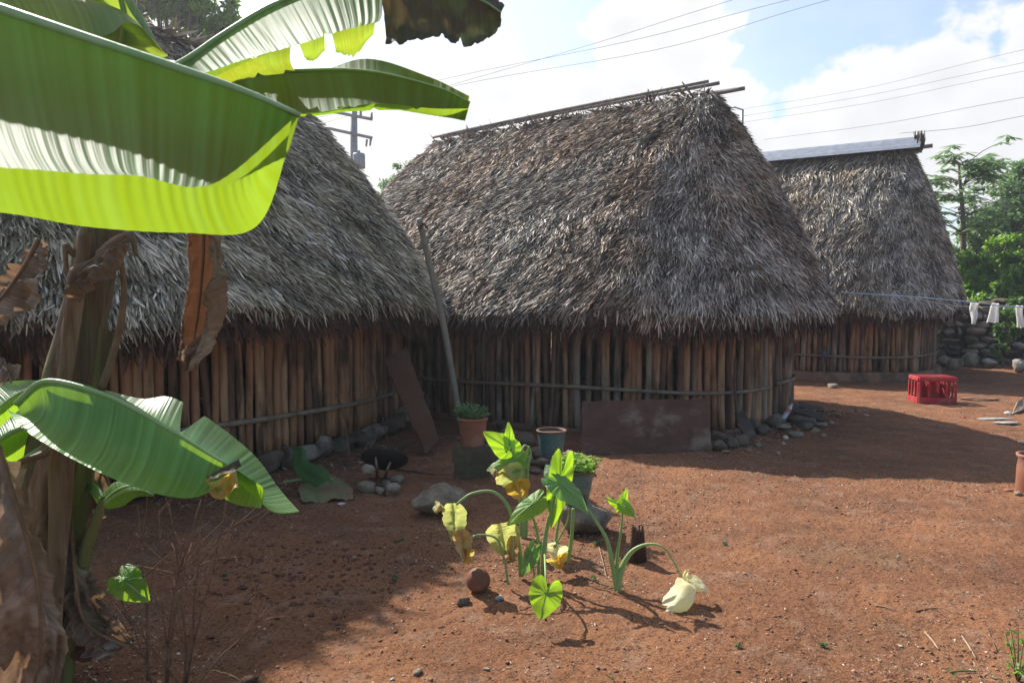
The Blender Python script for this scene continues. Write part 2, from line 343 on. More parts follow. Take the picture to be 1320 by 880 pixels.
def rock(mb, c, s, rot=0, seed=0, sub=3, ang=.15):
    V, Fc = ICO[sub]; r = np.random.default_rng(seed); V = V.copy()
    for _ in range(9):                           # flatten facets
        d = r.normal(size=3); d /= np.linalg.norm(d); h = .55+.3*r.random(); k = V @ d; V = V-np.outer(np.maximum(k-h, 0)*(1-ang), d)
    for q in range(9):
        fz = r.normal(size=3)*(1.8+1.7*q); V = V*(1+(.105/(1+q)**.85)*np.sin(V @ fz+r.random()*6)[:, None])
    V += r.normal(size=V.shape)*.014
    c_, s_ = math.cos(rot), math.sin(rot); V = V*np.array(s)/2
    V = V @ np.array([[c_, s_, 0], [-s_, c_, 0], [0, 0, 1]])
    mb.add(V+np.array(list(c)), Fc); return mb

# ------------------------------------------------------------ ground
def gz(x, y):
    """ground height"""
    x = np.asarray(x, float); y = np.asarray(y, float)
    near = 1/(1+(np.hypot(x, y)/16)**4)
    h = .05*vn(x*.5, y*.5, 1)+.035*vn(x*1.7, y*1.7, 2)+.018*vn(x*5, y*5, 3)+.011*vn(x*13, y*13, 4)
    h = h+near*(.0085*vn(x*31, y*31, 5)+.006*vn(x*67, y*67, 6))
    clod = np.exp(-(((x+1.25)/.55)**2+((y-4.3)/.45)**2)); h = h+clod*.06*np.maximum(vn(x*11, y*11, 8), 0)
    return h-.01
def G(px, py, dz=0):
    p = gnd(px, py); return Vector((p.x, p.y, float(gz(p.x, p.y))+dz))
rr = np.concatenate([[.01], np.geomspace(.5, 1.9, 12), np.geomspace(1.95, 16, 420), np.geomspace(16.5, 480, 60)])
aa = np.concatenate([np.linspace(-45, 45, 720, endpoint=False), np.linspace(45, 315, 220, endpoint=False)])*math.pi/180
RR, AA = np.meshgrid(rr, aa, indexing='ij'); X = RR*np.sin(AA); Y = RR*np.cos(AA); na = len(aa); nr = len(rr)
V = np.c_[X.ravel(), Y.ravel(), gz(X, Y).ravel()]
i, j = np.meshgrid(np.arange(nr-1), np.arange(na), indexing='ij'); j2 = (j+1) % na
Q = np.c_[(i*na+j).ravel(), (i*na+j2).ravel(), ((i+1)*na+j2).ravel(), ((i+1)*na+j).ravel()][:, ::-1]
md = bpy.data.materials.new('red_earth'); md.use_nodes = True; t = md.node_tree; p = t.nodes['Principled BSDF']
p.inputs['Roughness'].default_value = .95; p.inputs['Specular IOR Level'].default_value = .15
tcn = t.nodes.new('ShaderNodeTexCoord')
def gn(s, d=6, ro=.6):
    n = t.nodes.new('ShaderNodeTexNoise'); n.inputs['Scale'].default_value = s; n.inputs['Detail'].default_value = d; n.inputs['Roughness'].default_value = ro
    t.links.new(tcn.outputs['Object'], n.inputs[0]); return n.outputs[0]
def gm(f, a, b, lo, hi, k=1):
    r = t.nodes.new('ShaderNodeMapRange'); t.links.new(f, r.inputs[0]); r.inputs[1].default_value = lo; r.inputs[2].default_value = hi; r.inputs[4].default_value = k
    q = t.nodes.new('ShaderNodeMixRGB'); t.links.new(r.outputs[0], q.inputs[0])
    for i_, v in ((1, a), (2, b)):
        if isinstance(v, tuple): q.inputs[i_].default_value = (*v, 1)
        else: t.links.new(v, q.inputs[i_])
    return q.outputs[0]
c = gm(gn(1.1), (.285,.128,.062), (.19,.082,.040), .38, .62)
c = gm(gn(4.5, 8), c, (.29,.175,.115), .52, .68, .7); c = gm(gn(2.3, 7), c, (.15,.075,.045), .53, .66, .6)
c = gm(gn(.7, 6), c, (.15,.115,.062), .56, .70, .45)           # thin greenish weedy patches
c = gm(gn(38, 4, .7), c, (.065,.028,.018), .52, .64, .8)
c = gm(gn(75, 3, .7), c, (.44,.29,.19), .59, .69, .75)
t.links.new(c, p.inputs['Base Color'])
bn = t.nodes.new('ShaderNodeBump'); bn.inputs['Strength'].default_value = 1.0; bn.inputs['Distance'].default_value = .022
t.links.new(gn(48, 8, .7), bn.inputs['Height']); t.links.new(bn.outputs[0], p.inputs['Normal'])
M['dirt'] = md
go = fastmesh('ground', V, Q, np.zeros(len(V)), md, smooth=True); tag(go, 'bare red earth yard scattered with gravel and dry bits', kind='structure')

# ------------------------------------------------------------ thatched huts
class Hut:
    def __init__(s, C, th, L, W, l, off, ov, Hr, He, seed, n=2.6):
        s.C = np.array(C); s.d = np.array([math.cos(th), math.sin(th)]); s.q = np.array([-s.d[1], s.d[0]])
        s.L, s.W, s.l, s.off, s.ov, s.Hr, s.He, s.seed, s.n = L, W, l, off, ov, Hr, He, seed, n
    def loc(s, a, k=0.):
        c, si = np.cos(a), np.sin(a); return ((s.L-k)*np.sign(c)*abs(c)**(2/s.n), (s.W-k)*np.sign(si)*abs(si)**(2/s.n))
    def world(s, u, v): return s.C[:, None]+np.outer(s.d, u)+np.outer(s.q, v)
    def S(s, a, t, dn=0.):
        u, v = s.loc(a); ur = 1.06*s.l*u*1.08/((abs(u)*1.08)**3.4+s.l**3.4)**(1/3.4)+s.off; g = t**.97+.045*np.sin(np.pi*np.clip(t, 0, 1))
        endw = np.clip((abs(u)-s.l)/(s.L-s.l), 0, 1)
        g = g+.022*endw*np.sin(np.pi*np.clip(t, 0, 1)**.8)      # hip ends bulge a little
        uu = ur+(u-ur)*g; vv = v*g; P = s.world(uu, vv)
        He = s.He+.045*np.sin(a*5+s.seed)+.03*np.sin(a*13+2*s.seed)
        z = s.Hr+(He-s.Hr)*t+.10*vn(a*9, t*5, s.seed)*np.minimum(t*4, 1)
        if s.seed == 1: z = z-.22*np.clip(1-(ur-s.off+s.l)/(2*s.l), 0, 1)*0
        P3 = np.stack([P[0], P[1], z], -1)
        if dn: # offset inward/down
            P3 = P3-np.array([0, 0, 1])*dn*1.2
        return P3
    def frame(s, a, t):
        e = 1e-3; P = s.S(a, t); D = s.S(a, t+e)-s.S(a, t-e); U = s.S(a+e, t)-s.S(a-e, t)
        D /= np.linalg.norm(D, axis=1)[:, None]+1e-12; U /= np.linalg.norm(U, axis=1)[:, None]+1e-12
        Nn = np.cross(D, U); Nn /= np.linalg.norm(Nn, axis=1)[:, None]+1e-12; Nn[Nn[:, 2] < 0] *= -1
        return P, D, U, Nn
def strips(P, D, U, Nn, Ln, Wd, ang, lift0, lift1, curl, rng):
    n = len(P); ca, sa = np.cos(ang)[:, None], np.sin(ang)[:, None]
    d = D*ca+U*sa; sd_ = U*ca-D*sa
    tw = rng.normal(size=(n, 1))*.6; sdv = sd_*np.cos(tw)+Nn*np.sin(tw)
    rows = []
    for k, (f_, wf) in enumerate(((0, .75), (.5, 1.), (1., .25))):
        c = P+d*(Ln*f_)[:, None]+Nn*((lift0*(1-f_)+lift1*f_)+curl*f_*f_)[:, None]
        h = sdv*(Wd*wf/2)[:, None]; rows += [c-h, c+h]
    V = np.stack(rows, 1).reshape(-1, 3); b = np.arange(n)[:, None]*6
    Q = np.concatenate([b+np.array([0, 1, 3, 2]), b+np.array([2, 3, 5, 4])]); return V, Q
def make_hut(h, name, label, nstrip, mk, npole_sp, rail_z, base_z, pole_top, pw=(.3,.25,.2,.1,.15), fringe=9000, slen=(.10, .25), ws=1., sg=.24):
    rng = np.random.default_rng(h.seed+40)
    root = thing(name, (h.C[0], h.C[1], 0), label, 'hut', 'thatched pole huts round the yard')
    # solid core of the roof: outer skin, inner skin, joined at the eave
    na_, nt_ = 160, 18; a = np.linspace(0, 2*np.pi, na_, endpoint=False); V = []
    ts = np.linspace(0, 1, nt_)
    for tt in ts: V.append(h.S(a, np.full(na_, tt), .03))
    for tt in ts[::-1]: V.append(h.S(a, np.full(na_, min(tt, .985)), .20))
    V = np.concatenate(V); R = 2*nt_; i, j = np.meshgrid(np.arange(R-1), np.arange(na_), indexing='ij')
    Q = np.c_[(i*na_+j).ravel(), (i*na_+(j+1) % na_).ravel(), ((i+1)*na_+(j+1) % na_).ravel(), ((i+1)*na_+j).ravel()]
    core = fastmesh('roof', V, Q, np.zeros(len(V)), M['thatch_core'], root, True)
    # palm-leaf strips
    aa_ = np.linspace(0, 2*np.pi, 4001); u, v = h.loc(aa_); w_ = h.world(u, v); seg = np.hypot(np.diff(w_[0]), np.diff(w_[1]))
    mid = (aa_[:-1]+aa_[1:])/2; cx = (w_[:, :-1]+w_[:, 1:])/2; tang = np.diff(w_); outn = np.stack([tang[1], -tang[0]])
    facing = (outn*(-cx)).sum(0) > -.25*np.hypot(*outn)*np.hypot(*cx)
    seg = seg*np.where(facing, 1, .22); pr = seg/seg.sum()
    def samp(n, tl, th_, pw=.62):
        ai = rng.choice(4000, n, p=pr); a = mid[ai]+rng.random(n)*.0015; t = tl+(th_-tl)*rng.random(n)**pw; return a, t
    a, t_ = samp(nstrip, .005, .975); P, D, U, Nn = h.frame(a, t_)
    n = nstrip; Ln = rng.uniform(*slen, n); Wd = rng.uniform(.009, .023, n)*ws
    clump = vn(P[:, 0]*3+P[:, 1]*3, P[:, 2]*4, 11); cl2 = vn((P[:, 0]-P[:, 1])*9, P[:, 2]*7, 12)
    ang = rng.normal(size=n)*.22+clump*.7
    P = P-Nn*.02+Nn*(cl2*.05)[:, None]
    V, Q = strips(P, D, U, Nn, Ln, Wd, ang, rng.uniform(-.01, .03, n), rng.uniform(.008, .075, n), rng.normal(size=n)*.02, rng)
    rnd = np.clip(.47+rng.normal(size=n)*sg+cl2*.38+clump*.22, 0, 1)
    fastmesh('thatch', V, Q, np.repeat(rnd, 6), M[mk], core)
    # eave fringe hanging down
    a, t_ = samp(fringe, .955, 1.0, 1); P, D, U, Nn = h.frame(a, t_); n = fringe
    D = D*.55+np.array([0, 0, -1.])*.6; D /= np.linalg.norm(D, axis=1)[:, None]
    dep = rng.random(n)**1.3*.22; P = P-np.array([0, 0, 1.])*dep[:, None]*1.1-np.concatenate([Nn[:, :2], np.zeros((n, 1))], 1)*dep[:, None]*.8
    V, Q = strips(P, D, U, Nn, rng.uniform(.08, .26, n), rng.uniform(.012, .03, n), rng.normal(size=n)*.3, np.zeros(n), rng.uniform(0, .03, n), np.zeros(n), rng)
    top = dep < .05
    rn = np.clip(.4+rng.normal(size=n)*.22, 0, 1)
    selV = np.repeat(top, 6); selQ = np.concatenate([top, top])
    def cut(mask):
        k = np.where(mask)[0]; VV = V.reshape(n, 6, 3)[k].reshape(-1, 3); b = np.arange(len(k))[:, None]*6
        return VV, np.concatenate([b+np.array([0, 1, 3, 2]), b+np.array([2, 3, 5, 4])]), np.repeat(rn[k], 6)
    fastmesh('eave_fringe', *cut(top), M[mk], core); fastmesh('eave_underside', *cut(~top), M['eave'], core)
    # wall of upright poles
    per = np.linspace(0, 2*np.pi, 6001); u, v = h.loc(per, h.ov); w_ = h.world(u, v); sl = np.r_[0, np.cumsum(np.hypot(np.diff(w_[0]), np.diff(w_[1])))]
    s_ = 0; pts = []
    while s_ < sl[-1]-.04:
        x = np.interp(s_, sl, w_[0]); y = np.interp(s_, sl, w_[1]); pts.append((x, y, s_)); s_ += npole_sp*rng.uniform(.78, 1.2)
    info = []
    for (x, y, s0) in pts:
        e = .02; tx = np.interp((s0+e) % sl[-1], sl, w_[0])-x; ty = np.interp((s0+e) % sl[-1], sl, w_[1])-y; L_ = math.hypot(tx, ty)+1e-9
        ox, oy = ty/L_, -tx/L_; face = (-x*ox-y*oy)/math.hypot(x, y)
        px = 660+F*x/max(y, .1); info.append((face > -.12 and -60 < px < 1380 and y > .5, math.hypot(x, y), x, y, ox, oy))
    vis = sorted([q for q in info if q[0]], key=lambda q: q[1]); keep = set(id(q) for q in vis[:99]); rest = MB()
    for q in info:
        _, dd, x, y, ox, oy = q
        r = rng.uniform(.034, .050)*(npole_sp/.094); lean = rng.normal()*.022; z0 = base_z(x, y)-.05*rng.random(); z1 = pole_top+rng.uniform(-.05, .05)
        bow = rng.normal()*.018; io = rng.normal()*.012
        P = [(x+ox*io-oy*(lean*(k-.5)*1.2+bow*math.sin(k*3.1)+rng.normal()*.004), y+oy*io+ox*(lean*(k-.5)*1.2+bow*math.sin(k*3.1)+rng.normal()*.004), z0+(z1-z0)*k) for k in np.linspace(0, 1, 6)]
        if id(q) in keep:
            mb = tube(MB(), P, [r*1.06, r, r*.98, r*1.0, r*.92], 9, n=11, wob=.10); build('wall_pole', mb, POLEM[int(rng.choice(5, p=pw))], root)
        else: tube(rest, P, [.062], 6)
    if rest.n: o = build('pole_wall', rest, POLEM[0], root); o['kind'] = 'stuff'
    # lashed horizontal rail following the wall
    u, v = h.loc(per, h.ov-.062); w_ = h.world(u, v)
    ii = np.linspace(0, 6000, 170).astype(int); RP = [(w_[0][k]+.008*math.sin(k*.01), w_[1][k], rail_z(w_[0][k], w_[1][k])+.02*math.sin(k*.0041+h.seed)) for k in ii]
    # open rail in three long poles with slight misfits
    for (a0, a1, dz) in ((0, 62, 0), (60, 118, .02), (115, 169, -.01)):
        seg_ = [(p_[0], p_[1], p_[2]+dz) for p_ in RP[a0:a1]]
        build('lashing_rail', tube(MB(), seg_, [.026, .020], 8, wob=.15), M['rail'], root)
    for k in range(6, 165, 11):
        q_ = RP[k]; ox = q_[0]-h.C[0]; px = 660+F*q_[0]/max(q_[1], .1)
        if q_[1] < h.C[1]+.6 and -20 < px < 1300:
            rg = [(q_[0]+.034*math.sin(a)*(.3), q_[1]-.034*math.sin(a), q_[2]+.036*math.cos(a)) for a in np.linspace(0, 6.28, 9)]
            build('cord_tie', tube(MB(), rg, [.006], 5, cap=False), M['twig'], root)
    return root, core

# centre hut
HC = Hut((.447, 11.60), -.70, 4.187, 2.75, 2.506, .25, .491, 4.29, 1.42, 1, 2.8)
HB = Hut((5.839, 16.462), -.559, 3.618, 2.724, 2.217, .325, .491, 4.60, 1.40, 2, 2.5)
HL = Hut((-3.80, 7.95), 1.04, 3.62, 2.50, 1.45, -.10, .56, 4.40, 1.53, 3, 2.2)
hutC, coreC = make_hut(HC, 'thatched_hut', 'brown grey thatched hut in the middle with ridge poles jutting from its peak', 165000, 'thatch_mid', .086,
    lambda x, y: .50+.03*math.sin(x*1.3), lambda x, y: .02, 1.62)
hutB, coreB = make_hut(HB, 'thatched_hut', 'thatched hut furthest back on the right with a shiny metal sheet along its ridge', 90000, 'thatch_far', .095,
    lambda x, y: .46, lambda x, y: .16, 1.65)
hutL, coreL = make_hut(HL, 'thatched_hut', 'mossy grey thatched hut on the left standing behind the banana plant', 165000, 'thatch_left', .088,
    lambda x, y: .47, lambda x, y: .17, 1.72, (.5,.35,.02,.05,.08), fringe=12000, slen=(.12, .30), ws=1.2, sg=.24)

# ridge poles of the centre hut
def ridge_pt(h, u, v, z): p_ = h.world(np.array([u+h.off]), np.array([v])); return (float(p_[0][0]), float(p_[1][0]), z)
H = HC
for (u0, u1, v, z0, z1, r) in ((-2.55, 2.62, .10, 4.36, 4.36, .028), (-2.5, 2.58, -.13, 4.32, 4.34, .024), (1.4, 3.0, .02, 4.17, 4.21, .030), (1.8, 2.85, .12, 4.24, 4.25, .020)):
    build('ridge_pole', tube(MB(), [ridge_pt(H, u0, v, z0), ridge_pt(H, (u0+u1)/2, v+.01, (z0+z1)/2+.02), ridge_pt(H, u1, v, z1)], [r, r*.85], 8, n=12, wob=.1), M['ridge'], hutC)
def tufts(h, core, n, seed, zz, m, hi=.3):
    rng = np.random.default_rng(seed); u = rng.uniform(-h.l, h.l, n)+h.off; v = rng.normal(size=n)*.06; P = h.world(u, v); P = np.stack([P[0], P[1], np.full(n, zz)-.06], -1)
    d = rng.normal(size=(n, 3))*np.array([.8, .8, .22])+np.array([0, 0, .16]); d /= np.linalg.norm(d, axis=1)[:, None]
    s_ = np.cross(d, rng.normal(size=(n, 3))); s_ /= np.linalg.norm(s_, axis=1)[:, None]; Nn = np.cross(d, s_)
    V, Q = strips(P, d, s_, Nn, rng.uniform(.1, hi, n), rng.uniform(.015, .04, n), np.zeros(n), np.zeros(n), np.zeros(n), -np.abs(rng.normal(size=n))*.06, rng)
    fastmesh('ridge_tufts', V, Q, np.repeat(rng.uniform(.1, .7, n), 6), m, core)
tufts(HC, coreC, 700, 5, 4.30, M['thatch_mid'], .22)
tufts(HL, coreL, 600, 6, 4.43, M['thatch_left'])
# sheet-metal ridge cap of the far hut: corrugated folded sheet
H = HB; mb = MB(); nu = 40
us = np.linspace(-2.5, 2.46, nu); prof = [(-.34, -.20), (-.27, -.135), (-.20, -.10), (-.13, -.045), (-.05, .03), (0, .055), (.05, .03), (.13, -.045), (.20, -.10), (.27, -.135), (.34, -.20)]
V = []
for u_ in us:
    for k, (v_, z_) in enumerate(prof): V.append(ridge_pt(H, u_, v_, 4.70+z_+(.008 if k % 2 else -.004)))
Fc = [(i*11+j, i*11+j+1, (i+1)*11+j+1, (i+1)*11+j) for i in range(nu-1) for j in range(10)]
mb.add(V, Fc); cap = build('ridge_cap', mb, M['galv'], hutB, smooth=False)
sm_ = cap.modifiers.new('t', 'SOLIDIFY'); sm_.thickness = .006
mb = MB(); tube(mb, [ridge_pt(H, 2.2, 0, 4.54), ridge_pt(H, 2.66, 0, 4.56)], .04, 8, n=3); build('ridge_pole', mb, M['ridge'], hutB)
rng = np.random.default_rng(9); n = 260; P = np.array([ridge_pt(H, 2.36+rng.random()*.14, rng.normal()*.07, 4.48+rng.random()*.12) for _ in range(n)])
d = rng.normal(size=(n, 3))*.10+np.array([0, 0, 1]); d /= np.linalg.norm(d, axis=1)[:, None]; s_ = np.cross(d, rng.normal(size=(n, 3))); s_ /= np.linalg.norm(s_, axis=1)[:, None]
V, Q = strips(P, d, s_, np.cross(d, s_), rng.uniform(.1, .30, n), np.full(n, .03), np.zeros(n), np.zeros(n), np.zeros(n), np.zeros(n), rng)
fastmesh('ridge_tufts', V, Q, np.repeat(rng.uniform(0, .3, n), 6), M['thatch_far'], coreB)
# plinth of the far hut and rubble footing of the left hut
def ring_plinth(h, k0, k1, z0, z1, m, parent):
    per = np.linspace(0, 2*np.pi, 90, endpoint=False); V = []; Fc = []
    for (k, z) in ((k0, z0), (k0+.02, z1), (k1, z1), (k1, z0)):
        u, v = h.loc(per, k); w_ = h.world(u, v); V.append(np.c_[w_[0], w_[1], z+.02*vn(per*9, per*3, 3)])
    for i in range(3):
        for j in range(90): Fc.append((i*90+j, i*90+(j+1) % 90, (i+1)*90+(j+1) % 90, (i+1)*90+j))
    return build('plinth', MB().add(np.concatenate(V), Fc), m, parent)
ring_plinth(HB, HB.ov-.16, HB.ov+.15, -.1, .15, M['plinth'], hutB)
ring_plinth(HC, HC.ov-.06, HC.ov+.12, -.1, .03, M['plinth'], hutC)
ring_plinth(HL, HL.ov-.04, HL.ov+.16, -.1, .10, M['stone_dirty' if k % 5 < 3 else 'stone'], hutL)
per = np.linspace(0, 2*np.pi, 3000); u, v = HL.loc(per, HL.ov-.05); w_ = HL.world(u, v); sl = np.r_[0, np.cumsum(np.hypot(np.diff(w_[0]), np.diff(w_[1])))]
s0 = 0; k = 0
while s0 < sl[-1]:
    x = float(np.interp(s0, sl, w_[0])); y = float(np.interp(s0, sl, w_[1])); px = 660+F*x/max(y, .1)
    L_ = random.uniform(.16, .34)
    if y > 1 and -50 < px < 560 and k < 60:
        e = .03; tx = float(np.interp(s0+e, sl, w_[0]))-x; ty = float(np.interp(s0+e, sl, w_[1]))-y
        if (ty*(-x)-tx*(-y)) > 0 or True:
            build('footing_stone', rock(MB(), (x, y, .07), (L_*1.5, random.uniform(.20, .30), random.uniform(.16, .30)), math.atan2(ty, tx), k+500, 3), M['stone_dirty' if k % 5 < 3 else 'stone'], hutL); k += 1
    s0 += L_
# ------------------------------------------------------------ leaves
def blade(mb, mid, edge, nu=50, nv=10, bulge=.03, corr=.004, k=60, tears=(), crumple=0, seed=0, v1=1., ragged=.0):
    """one half of a leaf, from the midrib to its edge (lists of matching 3D points)"""
    Mi = cr(mid, nu); Ed = cr(edge, nu); u = np.linspace(0, 1, nu); vmax = np.full(nu, v1)
    if ragged: vmax = vmax-ragged*np.maximum(vn(u*14, u*0, seed)+.2, 0)*1.5
    for (tu, td, tw) in tears: vmax = np.minimum(vmax, 1-td*np.clip(1-abs(u-tu)/tw, 0, 1))
    V = []; UV = []
    T = np.gradient(Mi, axis=0); T /= np.linalg.norm(T, axis=1)[:, None]+1e-9
    for j in range(nv):
        v = j/(nv-1)*vmax; c = Ed-Mi; P = Mi+c*v[:, None]
        Nn = np.cross(T, c); Nn /= np.linalg.norm(Nn, axis=1)[:, None]+1e-9
        off = bulge*np.sin(np.pi*np.clip(v, 0, 1))+corr*.42*np.sin(u*k*6.283+1.2*v+2*np.sin(u*9+seed))*np.minimum(v*3, 1)*(1-.55*v)*(.6+.8*vn(u*13, v*0, seed+2))
        if crumple: off = off+crumple*(vn(u*7+seed, v*4, seed)+.6*vn(u*19, v*9+seed, seed)+.3*vn(u*45, v*20, seed+1))*np.minimum(v*3, 1)*2
        V.append(P+Nn*off[:, None]); UV.append(np.c_[u, v])
    V = np.concatenate(V); Fc = [(j*nu+i, j*nu+i+1, (j+1)*nu+i+1, (j+1)*nu+i) for j in range(nv-1) for i in range(nu-1)]
    mb.add(V, Fc, np.concatenate(UV)); return mb
def A(pts):
    return [at(*p) for p in pts]
def leaf(parent, name, m, mid, e1, e2=None, rib=(.012, .004), rm='rib', b1=.03, b2=.03, **kw):
    """banana leaf: both halves meet at the midrib; the midrib is a sub-part"""
    mb = MB(); mid = A(mid); kw2 = dict(kw)
    t1 = kw2.pop('tears', ()); t2 = kw2.pop('tears2', ())
    if e1: blade(mb, mid, A(e1), bulge=b1, tears=t1, **kw2)
    if e2: blade(mb, mid, A(e2), bulge=b2, tears=t2, **kw2)
    o = build(name, mb, M[m], parent)
    if rib: build('midrib', tube(MB(), mid, rib, 8, n=40), M[rm], o)
    return o

# ---- banana plant standing left of the yard
bp = thing('banana_plant', gnd(48, 884), 'banana plant with a ragged dry stem and a broad mid height leaf', 'banana plant', 'banana plants at the left edge')
SD = 3.0
build('pseudostem', tube(MB(), A([(38, 895, 3.02), (48, 780, 3.02), (62, 660, 3.02), (84, 520, 3.05), (106, 420, 3.08), (124, 330, 3.1), (136, 270, 3.1), (150, 200, 3.12), (152, 120, 3.15), (150, 60, 3.2)]), [.155, .14, .13, .105, .09, .085, .07, .055, .04, .03], 18, n=60, wob=.07), M['sheath'], bp)
# loose papery sheaths peeling from the stem
for (pts, ed, mm) in [
    ([(120, 300, 2.98), (104, 420, 2.95), (84, 540, 2.9), (70, 640, 2.9), (66, 760, 2.92)], [(96, 310, 2.98), (78, 430, 2.94), (56, 560, 2.88), (30, 660, 2.86), (20, 800, 2.9)], 'sheath_dry'),
    ([(58, 560, 2.86), (62, 650, 2.85), (60, 740, 2.85), (52, 870, 2.88)], [(98, 570, 2.9), (92, 660, 2.88), (84, 750, 2.88), (78, 880, 2.9)], 'sheath_dry'),
    ([(128, 420, 3.0), (116, 520, 2.96), (96, 620, 2.93), (84, 700, 2.93)], [(146, 430, 3.0), (132, 530, 2.98), (118, 640, 2.95), (104, 720, 2.95)], 'sheath')]:
    mb = MB(); blade(mb, A(pts), A(ed), nu=50, nv=9, bulge=-.025, corr=.0015, k=30, crumple=.012, seed=len(pts)); build('leaf_sheath', mb, M[mm], bp)
# collar of dead petioles
for pts, r in (([(132, 330, 2.98), (150, 312, 2.94), (168, 304, 2.92), (176, 330, 2.9)], [.03, .018, .008]),
               ([(118, 345, 2.98), (100, 352, 2.93), (92, 368, 2.92)], [.035, .03, .02]),
               ([(112, 340, 3.0), (90, 322, 2.96), (84, 318, 2.95), (86, 352, 2.94)], [.02, .012, .008]),
               ([(155, 330, 2.95), (160, 370, 2.93), (155, 420, 2.92), (142, 470, 2.92), (130, 503, 2.92)], [.010, .012, .014, .017]),
               ([(0, 640, 2.7), (20, 600, 2.75), (55, 585, 2.85), (75, 570, 2.9)], [.012, .012, .02]),
               ([(60, 800, 2.95), (50, 740, 2.8), (40, 700, 2.75), (28, 610, 2.8)], [.02, .014, .01])):
    build('dead_petiole', tube(MB(), A(pts), r, 8, n=16, wob=.2), M['rib_dry'], bp)
for (mid, e1, e2, mm, cr_) in [
    # collar wrap
    ([(96, 372, 2.92), (108, 345, 2.9), (135, 325, 2.9), (165, 308, 2.9)], [(100, 392, 2.92), (122, 372, 2.86), (150, 356, 2.86), (172, 322, 2.88)], None, 'leaf_dry', .03),
    # dry leaf hanging at left edge
    ([(50, 308, 2.7), (30, 345, 2.68), (5, 380, 2.66), (-30, 420, 2.66)], [(46, 330, 2.64), (48, 350, 2.6), (42, 392, 2.6), (0, 412, 2.6)], [(44, 310, 2.75), (18, 340, 2.75), (-12, 370, 2.74), (-40, 396, 2.72)], 'leaf_dry', .03),
    ([(-20, 450, 2.6), (5, 478, 2.6), (24, 488, 2.6)], [(-20, 500, 2.56), (2, 496, 2.56), (22, 494, 2.58)], [(-20, 440, 2.62), (4, 464, 2.62), (20, 482, 2.62)], 'leaf_dry', .02),
    # big dead leaf bottom left
    ([(-8, 560, 2.55), (18, 640, 2.5), (46, 740, 2.5), (52, 830, 2.55), (40, 900, 2.6)], [(20, 600, 2.62), (44, 690, 2.6), (72, 780, 2.6), (86, 830, 2.62), (74, 905, 2.65)], [(-30, 600, 2.5), (-30, 700, 2.42), (-25, 800, 2.42), (-10, 850, 2.5), (-5, 900, 2.55)], 'leaf_dry', .04),
    # dead leaves skirting the stem
    ([(92, 660, 2.98), (96, 730, 2.9), (110, 800, 2.85), (160, 832, 2.83)], [(112, 700, 3.0), (126, 760, 2.95), (150, 795, 2.9), (172, 822, 2.85)], [(80, 720, 2.92), (76, 800, 2.86), (100, 850, 2.84), (150, 842, 2.82)], 'leaf_dry', .05),
    ([(80, 640, 3.0), (84, 700, 3.0), (88, 770, 2.98), (92, 850, 2.98)], [(110, 650, 3.02), (108, 710, 3.02), (100, 790, 3.0), (112, 850, 3.0)], None, 'leaf_dry', .03),
    ([(96, 590, 3.1), (130, 605, 3.1), (146, 640, 3.1)], [(100, 680, 3.12), (120, 672, 3.12), (140, 665, 3.12)], None, 'leaf_dry', .05),
    ([(90, 800, 3.05), (112, 790, 3.05), (130, 800, 3.0)], [(96, 850, 3.0), (112, 852, 2.98), (136, 850, 2.96)], None, 'leaf_rusty', .05),
    ]:
    leaf(bp, 'dry_leaf', mm, mid, e1, e2, rib=(.009, .004), rm='rib_dry', crumple=cr_, corr=.002, k=26, seed=int(mid[0][0]) % 9, ragged=.12, b1=-.03, b2=.03, nu=60, nv=14)
# tall dead leaf hanging in front of the left hut: rusty inner side and a grey folded margin
leaf(bp, 'dry_leaf', 'leaf_rusty', [(262, 270, 2.9), (262, 330, 2.9), (256, 400, 2.9), (244, 470, 2.9)], [(242, 275, 2.85), (244, 330, 2.85), (240, 400, 2.85), (238, 462, 2.86)], [(284, 275, 2.95), (282, 330, 2.95), (276, 400, 2.96), (258, 455, 2.93)], rib=(.006, .003), rm='rib_dry', crumple=.015, corr=.002, k=30, seed=3, nu=70, nv=14)
leaf(bp, 'dry_leaf', 'leaf_dry', [(278, 268, 2.84), (276, 330, 2.84), (274, 400, 2.84), (256, 450, 2.84), (242, 480, 2.85)], [(276, 270, 2.83), (288, 340, 2.82), (293, 370, 2.80), (276, 440, 2.82), (258, 474, 2.84)], [(270, 270, 2.88), (272, 340, 2.88), (262, 425, 2.86), (236, 452, 2.84), (236, 478, 2.85)], rib=None, crumple=.03, corr=.002, k=30, seed=5, nu=70, nv=14, ragged=.1)
# mid-height green leaf: near half and the far half rising behind it
leaf(bp, 'leaf', 'leaf_mid', [(20, 520, 2.62), (61, 491, 2.6), (143, 512, 2.57), (215, 551, 2.52), (275, 588, 2.5), (306, 606, 2.5)],
     [(8, 526, 2.58), (34, 556, 2.45), (110, 600, 2.36), (185, 631, 2.34), (250, 641, 2.38), (303, 614, 2.48)], None, rib=(.010, .009, .006, .003), b1=.05, corr=.0035, k=46, nu=220, nv=16, seed=1, tears=((.86, .05, .01),))
leaf(bp, 'leaf', 'leaf_banana', [(58, 492, 2.62), (143, 512, 2.59), (215, 551, 2.54), (275, 588, 2.52), (306, 606, 2.51), (330, 622, 2.5)],
     [(100, 492, 2.9), (178, 513, 2.95), (229, 515, 2.95), (318, 577, 2.86), (362, 632, 2.74), (386, 659, 2.62)], [(60, 500, 2.6), (150, 530, 2.7), (210, 575, 2.72), (262, 622, 2.72), (300, 648, 2.66), (336, 655, 2.55)], rib=None, b1=-.05, b2=.03, corr=.003, k=46, nu=220, nv=14, seed=2, tears=((.45, .5, .03),))
